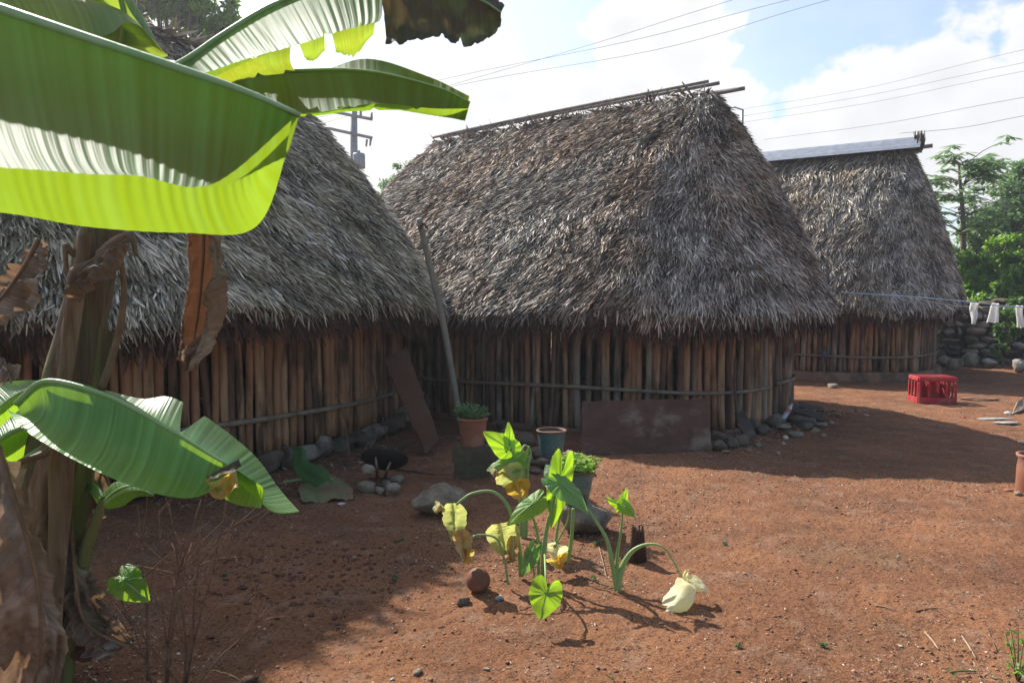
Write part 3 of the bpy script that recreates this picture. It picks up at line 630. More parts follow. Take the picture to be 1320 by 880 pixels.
mb = MB(); blade(mb, A([(268, 622, 2.44), (282, 618, 2.44), (304, 604, 2.48)]), A([(266, 632, 2.42), (280, 642, 2.40), (308, 630, 2.42)]), nu=20, nv=6, bulge=.02, crumple=.02, seed=2)
build('scorched_tip', mb, M['taro_yellow'], bp)
mb = MB(); blade(mb, A([(266, 614, 2.43), (284, 604, 2.43), (308, 592, 2.46)]), A([(264, 620, 2.40), (284, 613, 2.39), (311, 602, 2.42)]), nu=20, nv=6, bulge=.01, crumple=.006, seed=4)
build('scorched_tip', mb, M['leaf_brown'], bp)
# leaf seen edge-on at far left below, lit from behind
leaf(bp, 'leaf', 'leaf_banana', [(75, 560, 3.0), (40, 550, 2.95), (10, 560, 2.9), (-30, 590, 2.85)], [(30, 580, 3.05), (26, 600, 3.0), (8, 630, 3.0), (-40, 650, 2.95)], [(60, 540, 3.1), (30, 530, 3.1), (0, 532, 3.1), (-40, 560, 3.0)], rib=(.013, .008), b1=-.02, corr=.003, k=30, nu=80, seed=5)
leaf(bp, 'leaf', 'leaf_banana', [(60, 495, 2.75), (40, 500, 2.8), (16, 512, 2.82), (-20, 540, 2.8)], [(62, 508, 2.8), (44, 518, 2.9), (20, 532, 2.95), (-20, 570, 2.9)], [(60, 491, 2.9), (30, 490, 2.95), (0, 495, 3.0), (-30, 520, 2.9)], rib=(.006, .004), b1=-.02, corr=.003, k=30, nu=80, seed=6)
for pts, r in (([(90, 560, 3.05), (60, 575, 2.95), (20, 600, 2.8), (-20, 625, 2.7)], [.022, .014, .011]), ([(84, 640, 3.02), (60, 660, 2.9), (50, 690, 2.82)], [.02, .012])):
    build('petiole', tube(MB(), A(pts), r, 8, n=16), M['rib'] if r[0] > .021 else M['rib_dry'], bp)
# upper leaves: plain leaf reaching right, torn leaf above it, scorched leaf at the top left
leaf(bp, 'leaf', 'leaf_gloss', [(150, 60, 3.2), (230, 85, 3.0), (300, 96, 2.95), (380, 92, 2.9), (470, 92, 2.85), (560, 112, 2.8), (606, 132, 2.78)],
     [(150, 110, 2.8), (240, 130, 2.55), (310, 128, 2.50), (390, 146, 2.45), (480, 134, 2.48), (560, 140, 2.55), (604, 140, 2.72)],
     [(160, 40, 3.4), (240, 95, 3.35), (310, 104, 3.3), (390, 100, 3.25), (470, 76, 3.15), (550, 98, 3.0), (605, 124, 2.82)], rib=(.016, .012, .007, .003), b1=.06, b2=-.05, corr=.0025, k=46, nu=240, nv=14, seed=7, tears=((.62, .16, .012), (.78, .10, .012), (.5, .1, .015)))
mb = MB(); blade(mb, A([(300, 120, 3.2), (390, 118, 3.15), (450, 118, 3.1), (520, 122, 3.0), (585, 132, 2.9)]), A([(310, 132, 3.3), (385, 150, 3.25), (450, 144, 3.2), (520, 142, 3.1), (590, 146, 2.95)]), nu=160, nv=8, bulge=-.02, corr=.003, k=36, seed=3, tears=((.3, .3, .02), (.62, .35, .02), (.85, .3, .02)))
build('leaf_half', mb, M['leaf_banana'], bp)
leaf(bp, 'leaf', 'leaf_gloss', [(200, 96, 3.0), (240, 78, 2.85), (290, 44, 2.8), (350, 8, 2.75), (420, -20, 2.7), (490, -34, 2.7)],
     [(215, 104, 2.6), (264, 94, 2.25), (318, 76, 2.12), (384, 58, 2.08), (440, 40, 2.08), (484, 30, 2.1)], None, rib=(.016, .012, .008), b1=.05, corr=.0045, k=34, nu=240, nv=16, seed=8, tears=((.43, .5, .012), (.72, .45, .012), (.9, .4, .012)))
for (mid, ed, tr) in ([(268, 92, 2.8), (292, 66, 2.8), (330, 46, 2.8), (378, 42, 2.78)], [(276, 104, 2.9), (310, 102, 2.92), (350, 99, 2.92), (383, 94, 2.88)], ((.55, .35, .08),)), \
        ([(380, 44, 2.76), (400, 32, 2.76), (418, 28, 2.76)], [(386, 70, 2.85), (402, 80, 2.88), (419, 66, 2.85)], ((.5, .1, .2),)), \
        ([(424, 30, 2.72), (450, 18, 2.72), (484, 10, 2.72)], [(432, 68, 2.8), (456, 74, 2.84), (478, 46, 2.8)], ((.3, .2, .1),)):
    mb = MB(); blade(mb, A(mid), A(ed), nu=60, nv=10, bulge=-.06, corr=.003, k=9, seed=4, tears=tr, ragged=.25); build('torn_leaf_strip', mb, M['leaf_scorch'], bp)
leaf(bp, 'leaf', 'leaf_brown', [(484, -36, 2.7), (530, -30, 2.68), (580, -14, 2.66), (620, 0, 2.64), (646, 16, 2.62)],
     [(498, 62, 2.62), (526, 58, 2.6), (566, 50, 2.58), (598, 60, 2.58), (630, 52, 2.58), (647, 22, 2.61)], [(484, -30, 2.9), (530, -20, 2.9), (580, -4, 2.85), (620, 6, 2.8), (640, 20, 2.7)], rib=(.006, .003), b1=.05, corr=.004, k=10, nu=140, nv=14, seed=9, crumple=.015, ragged=.16, tears=((.42, .30, .03), (.56, .35, .04), (.2, .1, .04)))
leaf(bp, 'leaf', 'leaf_scorch', [(150, 60, 3.2), (110, 10, 3.0), (70, -20, 2.9), (0, -30, 2.8), (-60, -20, 2.8)],
     [(216, 74, 2.95), (170, 30, 2.8), (112, 62, 2.75), (40, 30, 2.7), (-60, 30, 2.7)], [(180, 20, 3.3), (130, -30, 3.2), (70, -60, 3.1), (0, -70, 3.0), (-60, -70, 3.0)], rib=(.015, .01), b1=.04, corr=.003, k=34, nu=160, nv=14, seed=10, ragged=.1)
leaf(bp, 'leaf', 'leaf_scorch', [(150, 90, 3.15), (160, 20, 3.05), (140, -40, 3.0), (120, -100, 3.0)], [(217, 72, 3.05), (205, 60, 2.95), (165, 10, 2.9), (140, -60, 2.9)], [(100, 60, 3.1), (96, 20, 3.1), (90, -40, 3.1), (90, -90, 3.1)], rib=(.012, .01), b1=.03, corr=.003, k=34, nu=120, seed=11)

# ---- second banana plant just outside the frame, its largest leaf crosses the top left
b2 = thing('banana_plant', (-2.25, 1.5, 0), 'banana plant whose huge glossy leaf crosses the top left corner close up', 'banana plant', 'banana plants at the left edge')
build('pseudostem', tube(MB(), [(-2.25, 1.5, -.05), (-2.22, 1.52, .8), (-2.18, 1.55, 1.6), (-2.1, 1.58, 2.2)], [.12, .10, .07, .045], 14, n=20, wob=.05), M['sheath'], b2)
leaf(b2, 'leaf', 'leaf_gloss', [(-560, -130, 1.62), (-350, -105, 1.58), (-180, -48, 1.54), (0, 12, 1.5), (120, 52, 1.47), (240, 92, 1.44), (320, 120, 1.42), (386, 148, 1.40)],
     [(-500, 60, 1.2), (-350, 190, .98), (-180, 212, .96), (0, 216, .95), (110, 224, .96), (180, 227, .98), (250, 241, 1.02), (300, 222, 1.12), (376, 155, 1.32)],
     [(-560, -60, 1.80), (-350, 230, 1.88), (-180, 262, 1.86), (0, 274, 1.82), (110, 292, 1.78), (235, 300, 1.72), (330, 292, 1.64), (378, 172, 1.46)],
     rib=(.016, .014, .011, .0085, .0045), b1=.075, b2=-.05, corr=.0042, k=44, nu=420, nv=26, seed=12)
build('petiole', tube(MB(), [(-2.1, 1.58, 2.2), (-2.08, 1.6, 2.35), at(-560, -130, 1.62)], [.03, .02], 8, n=8), M['rib'], b2)

# ---- young sucker with a small leaf
sk = thing('banana_sucker', gnd(80, 882), 'thin young banana shoot with one small curled leaf beside the old stem', 'banana plant', 'banana plants at the left edge')
build('pseudostem', tube(MB(), A([(78, 890, 2.95), (94, 800, 2.95), (108, 720, 2.95), (124, 670, 2.95), (134, 642, 2.95)]), [.036, .03, .023, .013], 12, n=24, wob=.05), M['sucker'], sk)
leaf(sk, 'leaf', 'leaf_gloss', [(132, 648, 2.95), (150, 632, 2.9), (172, 626, 2.85), (200, 636, 2.8)], [(140, 656, 2.9), (158, 652, 2.85), (178, 640, 2.8), (202, 640, 2.8)], [(136, 640, 3.05), (152, 622, 3.05), (182, 622, 3.0), (208, 632, 2.85)], rib=(.006, .003), b1=-.01, b2=.02, corr=.002, k=20, nu=60, seed=3)
leaf(sk, 'leaf', 'leaf_banana', [(130, 650, 2.96), (118, 628, 3.0), (100, 618, 3.05)], [(126, 640, 2.92), (114, 634, 2.95), (98, 624, 3.0)], [(134, 632, 3.05), (120, 616, 3.05), (102, 612, 3.08)], rib=(.005, .003), corr=.002, k=12, nu=40, seed=4)

# ------------------------------------------------------------ elephant-ear (taro) plants
def heart(parent, m, att, tip, width, normal=(0, -.4, 1), fold=.15, curl=.15, lobe=.42, nr=12, nt=72, seed=0, wave=.02, name='leaf_blade', mb=None, waist=0):
    a = np.array(list(att)); b = np.array(list(tip)); L = np.linalg.norm(b-a); x = (b-a)/L; nv_ = np.array(normal, float); y = np.cross(nv_, x); y /= np.linalg.norm(y)+1e-9; z = np.cross(x, y)
    th = np.linspace(-math.pi, math.pi, nt); W = width/2
    ph = abs(th)/math.pi
    # outline of an arrow-heart leaf round the petiole joint
    key = np.array([0, .08, .18, .32, .48, .62, .74, .84, .92, 1.0]); rr_ = np.array([1.0, .80, .64, .56, .52, .54, .60, .60, .42, .10])
    r = np.interp(ph, key, rr_); ox = r*np.cos(th)*L; ox = np.where(ox < 0, ox*lobe/.42, ox); oy = r*np.sin(th); oy = oy/abs(oy).max()*W
    V = [a]; rn = [.5]
    for i in range(1, nr+1):
        s_ = (i/nr)**.9; X_ = ox*s_; Y_ = oy*s_
        Z_ = -fold*abs(Y_)*1.0-curl*(X_/L)**2*L-curl*.8*(Y_/W)**2*W+wave*1.6*np.sin(th*7+seed)*s_**2*W*1.2+.035*L*abs(np.sin(th*6+.4))*s_+.02*L*np.sin(X_/L*9+seed)*s_
        V += list(a+np.outer(X_, x)+np.outer(Y_, y)+np.outer(Z_, z))
    Fc = [(0, 1+j, 2+j) for j in range(nt-1)]
    for i in range(nr-1):
        for j in range(nt-1): Fc.append((1+i*nt+j, 1+(i+1)*nt+j, 2+(i+1)*nt+j, 2+i*nt+j))
    o = build(name, MB().add(np.array(V), Fc), M[m], parent)
    # raised veins
    vb = MB(); ns = np.linspace(0, 1, 8)
    def vein(ux, uy, r0):
        P = []
        for s_ in ns:
            X_, Y_ = ux*s_, uy*s_; Z_ = -fold*abs(Y_)-curl*(X_/L)**2*L-curl*.8*(Y_/W)**2*W+.003; P.append(a+x*X_+y*Y_+z*Z_)
        tube(vb, P, [r0, r0*.35], 5)
    vein(L*.97, 0, .0035)
    for k in (.9, 1.5, 2.1, 2.65):
        i_ = int(np.argmin(abs(th-k)))
        for sg in (1, -1): vein(ox[i_]*.9, oy[i_]*.9*sg, .0018)
    build('vein', vb, M['petiole'], o)
    return o
def stalk(parent, pts, r, m='petiole', gp=True):
    return build('petiole', tube(MB(), A(pts) if not isinstance(pts[0], Vector) else pts, r, 10, n=30), M[m], parent)
DT = 3.85
def hang(parent, m, top, bot, wid, seed, m_name='leaf_blade', cr_=.007, d=0, bulge=.03):
    """wilted blade folded down along its midrib: two crumpled halves"""
    t_, b_ = Vector(at(*top)), Vector(at(*bot)); mid = [t_, t_.lerp(b_, .35)+Vector((0, -.01, .012)), t_.lerp(b_, .7), b_]
    ax = (b_-t_).normalized(); sx = Vector((ax.z, 0, -ax.x)); mb = MB()
    for sg in (1, -1):
        e = [t_+sx*wid*.25*sg, t_.lerp(b_, .3)+sx*wid*.5*sg+Vector((0, .05, 0)), t_.lerp(b_, .72)+sx*wid*.42*sg+Vector((0, .07, 0)), b_+sx*wid*.10*sg]
        blade(mb, mid, e, nu=40, nv=12, bulge=bulge*sg, corr=.006, k=11, crumple=cr_, seed=seed+sg, ragged=.02)
    return build(m_name, mb, M[m], parent)

t1 = thing('taro_plant', gnd(700, 752), 'tallest taro plant, heart shaped leaf low in front, beside the clay ball', 'plant', 'taro plants in the middle of the yard')
D = 4.02
B = (696, 756, D)
stalk(t1, [(700, 756, D), (702, 700, D), (712, 650, D), (722, 618, D+.02)], [.016, .012, .007])
stalk(t1, [(694, 745, D), (694, 700, D), (688, 670, D), (672, 650, D+.05)], [.010, .008, .006])
stalk(t1, [(715, 705, D+.15), (722, 665, D+.15), (735, 620, D+.15), (742, 600, D+.15)], [.009, .007, .005])
heart(t1, 'taro', at(704, 765, 3.46), at(696, 799, 3.40), .165, normal=(.15, -1, .25), fold=.12, curl=.05, lobe=.52, seed=1, wave=.03)
stalk(t1, [(700, 740, D), (702, 715, D-.25), (703, 735, D-.45), (704, 765, 3.46)], [.007, .004])
# big upright leaf lit from behind, with a bluish leaf leaning to the right in front of it
heart(t1, 'taro', at(722, 618, D+.02), at(711, 682, D-.02), .135, normal=(.1, -1, .15), fold=.15, curl=.05, lobe=.5, seed=2, wave=.04)
heart(t1, 'taro_dark', at(724, 624, D-.03), at(762, 656, D-.10), .15, normal=(.35, -.8, .75), fold=.1, curl=.25, seed=3)
heart(t1, 'taro_dark', at(716, 620, D+.03), at(703, 596, D+.1), .12, normal=(-.2, -.8, .7), fold=.1, curl=.2, lobe=.3, seed=4)
heart(t1, 'taro', at(716, 612, D+.08), at(712, 586, D+.12), .08, normal=(-.3, -1, .2), fold=.4, curl=.1, lobe=.25, seed=4)
# leaf pointing right-up at centre
heart(t1, 'taro', at(688, 648, D), at(652, 675, D-.08), .13, normal=(-.1, -.75, .8), fold=.25, curl=.15, seed=5)
heart(t1, 'taro', at(683, 655, D+.02), at(696, 640, D+.03), .05, normal=(-.1, -.75, .8), fold=.25, curl=.1, lobe=.2, seed=5)
# bluish small leaf below
stalk(t1, [(690, 760, D), (688, 735, D), (686, 720, D)], [.006, .004])
heart(t1, 'taro_dark', at(684, 716, D-.02), at(672, 743, D-.03), .09, normal=(-.4, -1, .2), fold=.3, curl=.1, lobe=.55, seed=6)
heart(t1, 'taro_dark', at(684, 716, D-.02), at(697, 700, D-.03), .05, normal=(.3, -1, .4), fold=.3, curl=.1, lobe=.3, seed=7)
# bent stalks with wilted blades
stalk(t1, [(672, 742, D+.08), (668, 700, D+.08), (656, 655, D+.08), (636, 634, D+.08), (608, 636, D+.06), (588, 650, D+.05)], [.016, .012, .008, .006])
hang(t1, 'taro_pale', (584, 648, D+.05), (586, 697, D+.02), 0.138, 3)
hang(t1, 'taro_burnt', (570, 650, D+.04), (560, 660, D+.03), 0.062, 5, 'withered_tip')
hang(t1, 'taro_burnt', (592, 682, D-.05), (600, 722, D-.06), 0.106, 6)
hang(t1, 'taro_yellow', (604, 706, D-.07), (602, 727, D-.07), 0.075, 7, 'withered_tip')
stalk(t1, [(655, 752, D-.03), (650, 720, D-.03), (640, 694, D-.03), (618, 689, D-.05), (604, 694, D-.05)], [.007, .006, .005])
hang(t1, 'taro_pale', (645, 674, D+.0), (652, 716, D-.02), 0.194, 8)
hang(t1, 'taro_burnt', (662, 690, D-.03), (660, 726, D-.04), 0.075, 9, 'withered_tip')
# small yellow collapsed leaf right of the main stalk
hang(t1, 'taro_white', (722, 700, D+.12), (716, 724, D+.1), 0.125, 10)
hang(t1, 'taro_yellow', (716, 716, D+.06), (722, 733, D+.05), 0.138, 11, 'withered_tip', bulge=.02)
stalk(t1, [(732, 724, D+.17), (737, 690, D+.17), (739, 655, D+.17)], [.014, .011, .009])
stalk(t1, [(714, 706, D+.16), (724, 688, D+.16), (733, 665, D+.16), (728, 640, D+.16)], [.006, .005, .004])

t3 = thing('taro_plant', gnd(684, 690), 'taro plant behind, near the stone block, with upright leaves and an orange tipped drooping leaf', 'plant', 'taro plants in the middle of the yard')
D3 = 4.83
stalk(t3, [(676, 694, D3), (674, 650, D3), (676, 600, D3), (682, 575, D3)], [.02, .013, .008])
stalk(t3, [(678, 690, D3), (680, 610, D3), (684, 583, D3), (676, 574, D3), (670, 590, D3-.05)], [.012, .007, .006])
stalk(t3, [(672, 690, D3), (668, 620, D3), (662, 590, D3), (658, 572, D3)], [.012, .007, .005])
heart(t3, 'taro', at(658, 580, D3), at(624, 556, D3-.05), .17, normal=(-.2, -.9, .55), fold=.15, curl=.15, lobe=.3, seed=8)
heart(t3, 'taro', at(657, 572, D3), at(656, 543, D3+.02), .085, normal=(.3, -1, .2), fold=.3, curl=.1, lobe=.3, seed=9)
heart(t3, 'taro', at(662, 594, D3-.05), at(627, 600, D3-.12), .15, normal=(-.1, -.6, .9), fold=.2, curl=.25, lobe=.4, seed=10)
heart(t3, 'taro', at(664, 594, D3-.04), at(681, 580, D3-.04), .11, normal=(.1, -.8, .8), fold=.2, curl=.15, lobe=.4, seed=11)
hang(t3, 'taro_pale', (648, 603, D3-.15), (668, 628, D3-.16), 0.200, 12)
hang(t3, 'taro_burnt', (640, 606, D3-.17), (634, 612, D3-.17), 0.062, 14, 'withered_tip')
hang(t3, 'taro_yellow', (662, 620, D3-.18), (674, 643, D3-.18), 0.163, 13, 'withered_tip', bulge=.02)

t2 = thing('taro_plant', gnd(795, 768), 'smaller taro plant with a bleached leaf flopped on the earth', 'plant', 'taro plants in the middle of the yard')
D2 = 3.90
stalk(t2, [(796, 769, D2), (790, 730, D2), (782, 695, D2), (766, 668, D2), (758, 655, D2)], [.014, .013, .009, .005])
stalk(t2, [(795, 766, D2), (796, 715, D2), (801, 680, D2), (803, 652, D2)], [.012, .008, .005])
stalk(t2, [(796, 768, D2), (800, 738, D2), (813, 712, D2), (836, 701, D2-.02), (858, 708, D2-.06), (880, 745, D2-.1)], [.019, .016, .010, .005, .004])
heart(t2, 'taro', at(802, 653, D2), at(780, 640, D2-.04), .06, normal=(0, -.8, .7), fold=.2, curl=.1, lobe=.3, seed=12)
heart(t2, 'taro', at(803, 653, D2), at(809, 628, D2+.03), .07, normal=(.4, -.8, .3), fold=.3, curl=.1, lobe=.3, seed=13)
heart(t2, 'taro', at(805, 652, D2-.02), at(819, 666, D2-.05), .075, normal=(.3, -1, .4), fold=.2, curl=.1, lobe=.4, seed=14)
mb = MB()
blade(mb, A([(882, 746, 3.77), (876, 762, 3.73), (866, 776, 3.69), (850, 790, 3.67)]), A([(884, 750, 3.77), (896, 756, 3.67), (894, 776, 3.63), (880, 793, 3.63)]), nu=30, nv=12, bulge=.04, crumple=.004, seed=1)
blade(mb, A([(882, 746, 3.77), (876, 762, 3.73), (866, 776, 3.69), (850, 790, 3.67)]), A([(878, 748, 3.83), (868, 762, 3.85), (856, 776, 3.83), (848, 786, 3.77)]), nu=30, nv=8, bulge=-.03, crumple=.004, seed=2)
blade(mb, A([(880, 744, 3.77), (890, 752, 3.73), (896, 762, 3.71)]), A([(900, 750, 3.79), (912, 760, 3.75), (914, 768, 3.72)]), nu=24, nv=10, bulge=.03, crumple=.006, seed=3)
build('leaf_blade', mb, M['taro_white'], t2)
mb = MB(); blade(mb, A([(874, 758, 3.77), (877, 748, 3.79), (880, 742, 3.79)]), A([(882, 752, 3.75), (886, 740, 3.77), (888, 732, 3.79)]), nu=14, nv=7, bulge=.01, crumple=.01, seed=3); build('leaf_blade', mb, M['taro_white'], t2)

t4 = thing('taro_plant', gnd(95, 868), 'single bright taro leaf on a thin leaning stalk beside the banana shoot', 'plant', 'taro plants in the middle of the yard')
stalk(t4, [(92, 862, 3.05), (104, 810, 3.0), (130, 770, 2.95), (157, 748, 2.9)], [.008, .005])
heart(t4, 'taro', at(160, 748, 2.9), at(188, 772, 2.85), .13, normal=(.2, -.9, .5), fold=.1, curl=.3, seed=15)
heart(t4, 'taro', at(160, 746, 2.9), at(186, 738, 2.95), .07, normal=(0, -.6, 1), fold=.1, curl=.2, lobe=.4, seed=16)

# ------------------------------------------------------------ herbs, pots and blocks
def herb_bm(C, R, hgt, n, seed, size=.03):
    r = np.random.default_rng(seed); mb = MB(); st = MB()
    for k in range(n):
        a = r.random()*6.283; q = R*math.sqrt(r.random()); tip = np.array([C[0]+q*math.cos(a)*1.5, C[1]+q*math.sin(a)*1.5, C[2]+hgt*(.35+.65*r.random())*(1-.3*q/R)])
        base = np.array([C[0]+q*math.cos(a)*.4, C[1]+q*math.sin(a)*.4, C[2]])
        tube(st, [base, (base+tip)/2+r.normal(size=3)*.008, tip], [.0025, .0015], 4)
        for f_ in np.linspace(.35, 1, 5):
            c = base+(tip-base)*f_
            for w_ in range(3):
                d = r.normal(size=3); d[2] = abs(d[2])*.5; d /= np.linalg.norm(d); s_ = np.cross(d, r.normal(size=3)); s_ /= np.linalg.norm(s_); L_ = size*r.uniform(.6, 1.3)
                mb.add([c, c+d*L_*.5+s_*L_*.32, c+d*L_, c+d*L_*.5-s_*L_*.32], [(0, 1, 2, 3)], rnd=r.random())
    return mb, st
def herb(C, R, hgt, n, seed, m, label, size=.03, group='herbs growing in pots'):
    t = thing('herb_plant', C, label, 'plant', group); a, b = herb_bm(C, R, hgt, n, seed, size)
    build('leaf_cluster', a, M[m], t, smooth=False); build('stem', b, M['petiole'], t); return t
def pot(C, r, h, m, rimm, label, taper=.78, lip=.008, collar=.12, group='planting pots'):
    t = thing('plant_pot', C, label, 'pot', group)
    build('body', lathe(MB(), C, [(0.001, 0), (r*taper*.96, 0), (r*taper, .008), (r*(taper+1)/2*1.01, h*.5), (r*.97, h*(1-collar)), (r*.975, h*(1-collar)+.004), (r*.9, h*(1-collar)+.006)], 40), M[m], t)
    build('rim', lathe(MB(), C, [(r*.965, h*(1-collar)), (r+lip, h*(1-collar)+.002), (r+lip, h-.006), (r+lip-.005, h), (r-.012, h), (r-.016, h*.9), (r-.018, h*.7)], 40), M[rimm], t)
    build('soil', lathe(MB(), C, [(0.001, h*.90), (r*.5, h*.905), (r-.014, h*.88)], 30, 0), M['soil'], t)
    return t
# two mossy concrete blocks, one on the other, under the terracotta pot
pb = G(608, 614); Yb = 6.45
cb = at(608, 612, Yb); cb.z = float(gz(cb.x, cb.y))
def cinder(c, s, rot, label):
    t = thing('concrete_block', c, label, 'block', 'mossy concrete blocks under the terracotta pot'); mtx = Matrix.Rotation(rot, 3, 'Z')
    def bx(off, sz, nm): build(nm, box(MB(), Vector(c)+mtx @ Vector(off), sz, mtx=mtx, bev=.12), M['cinder'], t)
    X, Y, Z = s; e = .028
    mb = MB()
    for off, sz in (((0, -Y/2+e/2, Z/2), (X, e, Z)), ((0, Y/2-e/2, Z/2), (X, e, Z)), ((-X/2+e/2, 0, Z/2), (e, Y-2*e-.002, Z)), ((X/2-e/2, 0, Z/2), (e, Y-2*e-.002, Z)), ((0, 0, Z/2), (e, Y-2*e-.002, Z-.002))):
        box(mb, Vector(c)+mtx @ Vector(off), sz, mtx=mtx, bev=.12)
    box(mb, Vector(c)+mtx @ Vector((0, 0, Z-.012)), (X-.01, Y-.01, .02), mtx=mtx)
    build('block_shell', mb, M['cinder'], t, smooth=False); return t
cinder((cb.x, cb.y, cb.z-.01), (.30, .17, .145), .12, 'lower dark concrete block resting on the earth')
cinder((cb.x+.0, cb.y, cb.z+.137), (.32, .18, .14), -.05, 'upper mossy concrete block directly under the terracotta pot')
zt = cb.z+.278
pc = Vector((cb.x+.01, cb.y, zt)); pot(pc, .128, .25, 'terracotta', 'terracotta', 'orange terracotta pot standing on two mossy blocks')
herb(pc+Vector((0, 0, .22)), .10, .17, 46, 1, 'herb_grey', 'small grey green herb in the terracotta pot', .035)
# blue-green pot on stones
pg = at(711, 600, 6.75); pg.z = float(gz(pg.x, pg.y))
tag(build('limestone_rock', rock(MB(), (pg.x, pg.y, pg.z+.04), (.42, .30, .16), .2, 5, 3), M['stone_dirty'], loc=(pg.x, pg.y, pg.z)), 'flat stone under the blue glazed pot', 'rock', 'stones lying round the centre hut')
pot(Vector((pg.x, pg.y, pg.z+.105)), .135, .25, 'bluepot', 'potrim', 'empty blue green glazed pot with a rusty brown rim', taper=.72, collar=.06)
# grey pot with bright herb on a limestone block
pn = at(742, 690, 4.95); pn.z = float(gz(pn.x, pn.y))
tag(build('limestone_rock', rock(MB(), (pn.x+.04, pn.y, pn.z+.09), (.40, .30, .24), .1, 8, 3), M['stone'], loc=(pn.x, pn.y, pn.z)), 'rough stone block under the grey green pot behind the taro', 'rock', 'stones lying round the centre hut')
pot(Vector((pn.x+.0, pn.y, pn.z+.20)), .125, .24, 'enamel', 'potrim', 'grey green glazed pot half hidden behind the taro leaves', taper=.66, collar=.07)
herb(Vector((pn.x, pn.y, pn.z+.41)), .11, .14, 60, 2, 'herb', 'bright yellow green herb in the grey green pot', .032)

# boulder, clay ball, stump
p_ = G(568, 664); tag(build('limestone_rock', rock(MB(), (p_.x, p_.y+.12, .075), (.40, .30, .24), -.15, 21, 4, .2), M['stone'], loc=(p_.x, p_.y, 0)), 'large grey boulder left of the taro plants', 'rock', 'stones lying round the centre hut')
p_ = G(616, 757); V, Fc = ICO[4]; V = V*np.array([.067, .066, .068]); V = V*(1+.012*np.sin(V @ np.array([40, 20, 30.]))[:, None])
mb = MB().add(V+np.array([p_.x, p_.y+.03, p_.z+.062]), Fc); ball = build('clay_ball', mb, M['husk'], loc=(p_.x, p_.y, 0)); tag(ball, 'round brown clay ball lying left of the taro stalks', 'ball')
p_ = G(822, 720); st = thing('tree_stump', (p_.x, p_.y, 0), 'short rotten dark stump sticking up behind the right taro plant', 'stump'); mb = MB()
r = np.random.default_rng(4)
for k in range(16):
    a = r.random()*6.28; q = .035*math.sqrt(r.random()); h_ = r.uniform(.10, .21)
    tube(mb, [(p_.x+q*math.cos(a)*1.3, p_.y+q*math.sin(a)*1.3, -.02), (p_.x+q*math.cos(a), p_.y+q*math.sin(a), h_*.6), (p_.x+q*math.cos(a)*1.1, p_.y+q*math.sin(a), h_)], [.022, .017, .006], 7, wob=.3)
build('trunk', mb, M['stump'], st)

# ------------------------------------------------------------ boards, pole, tools round the huts
def slab(name, corners, th, m, label, cat, group=None, nx=14, ny=8, warp=.006, seed=0):
    """thin warped sheet through four 3D corners (bl, br, tr, tl), with thickness"""
    bl, br, tr, tl = [np.array(list(c)) for c in corners]; nn_ = np.cross(br-bl, tl-bl); nn_ /= np.linalg.norm(nn_); V = []; UV = []
    for sgn in (0, 1):
        for j in range(ny):
            for i in range(nx):
                u, v = i/(nx-1), j/(ny-1); P = (bl*(1-u)+br*u)*(1-v)+(tl*(1-u)+tr*u)*v
                e = .004*(abs(u-.5) > .49 or abs(v-.5) > .49)*r.normal()
                V.append(P+nn_*(warp*vn(u*3, v*2, seed)*2-sgn*th)+e)
    n0 = nx*ny; Fc = [(j*nx+i, j*nx+i+1, (j+1)*nx+i+1, (j+1)*nx+i) for j in range(ny-1) for i in range(nx-1)]
    Fc += [tuple(q+n0 for q in f_[::-1]) for f_ in Fc]
    ring = [i for i in range(nx)]+[j*nx+nx-1 for j in range(1, ny)]+[(ny-1)*nx+i for i in range(nx-2, -1, -1)]+[j*nx for j in range(ny-2, 0, -1)]
    for a, b in zip(ring, ring[1:]+ring[:1]): Fc.append((b, a, a+n0, b+n0))
    o = build(name, MB().add(np.array(V), Fc), M[m], smooth=False, loc=tuple((bl+br)/2)); tag(o, label, cat, group); return o
slab('wooden_board', [G(751, 585, .0), G(917, 583, .0), at(914, 513, 7.62), at(750, 517, 7.62)], .03, 'board', 'wide reddish brown board with peeling grey patches leaning on the centre hut', 'board', 'boards leaning on the huts', 30, 12, seed=2)
slab('wooden_board', [at(549, 584, 7.2), at(566, 566, 7.4), at(524, 447, 8.0), at(494, 463, 7.9)], .02, 'rust', 'narrow dark rusty board leaning between the left and the centre hut', 'board', 'boards leaning on the huts', 8, 20, seed=4)
pz = A([(592, 530, 8.0), (572, 420, 7.75), (556, 350, 7.6), (540, 282, 7.4)]); pz[0] = at(596, 560, 8.0)
lp = thing('leaning_pole', pz[0], 'long grey green pole leaning up against the eave of the left hut', 'pole')
build('shaft', tube(MB(), pz, [.036, .033, .030], 10, n=20, wob=.05), M['greypole'], lp)
mb = MB(); tube(mb, A([(541, 296, 7.4), (546, 288, 7.38), (552, 296, 7.36)]), [.012, .009], 6, n=6); build('hook_end', mb, M['rust'], lp)
def stick(name, pts, rr_, m, label, cat, group, seg=7):
    o = build(name, tube(MB(), pts, rr_, seg, n=12, wob=.15), M[m], loc=tuple(pts[0])); return tag(o, label, cat, group)
for (pts, rr_, lab) in (([G(452, 598), at(442, 530, 7.3), at(430, 500, 7.5)], [.008, .006], 'thin dark branch leaning on the left hut behind the hearth'),
                        ([G(505, 585), at(488, 520, 8.0), at(478, 470, 8.2)], [.008, .006], 'thin dark branch leaning on the left hut beside the narrow board')):
    stick('branch', pts, rr_, 'twig', lab, 'branch', 'branches leaning on the huts')
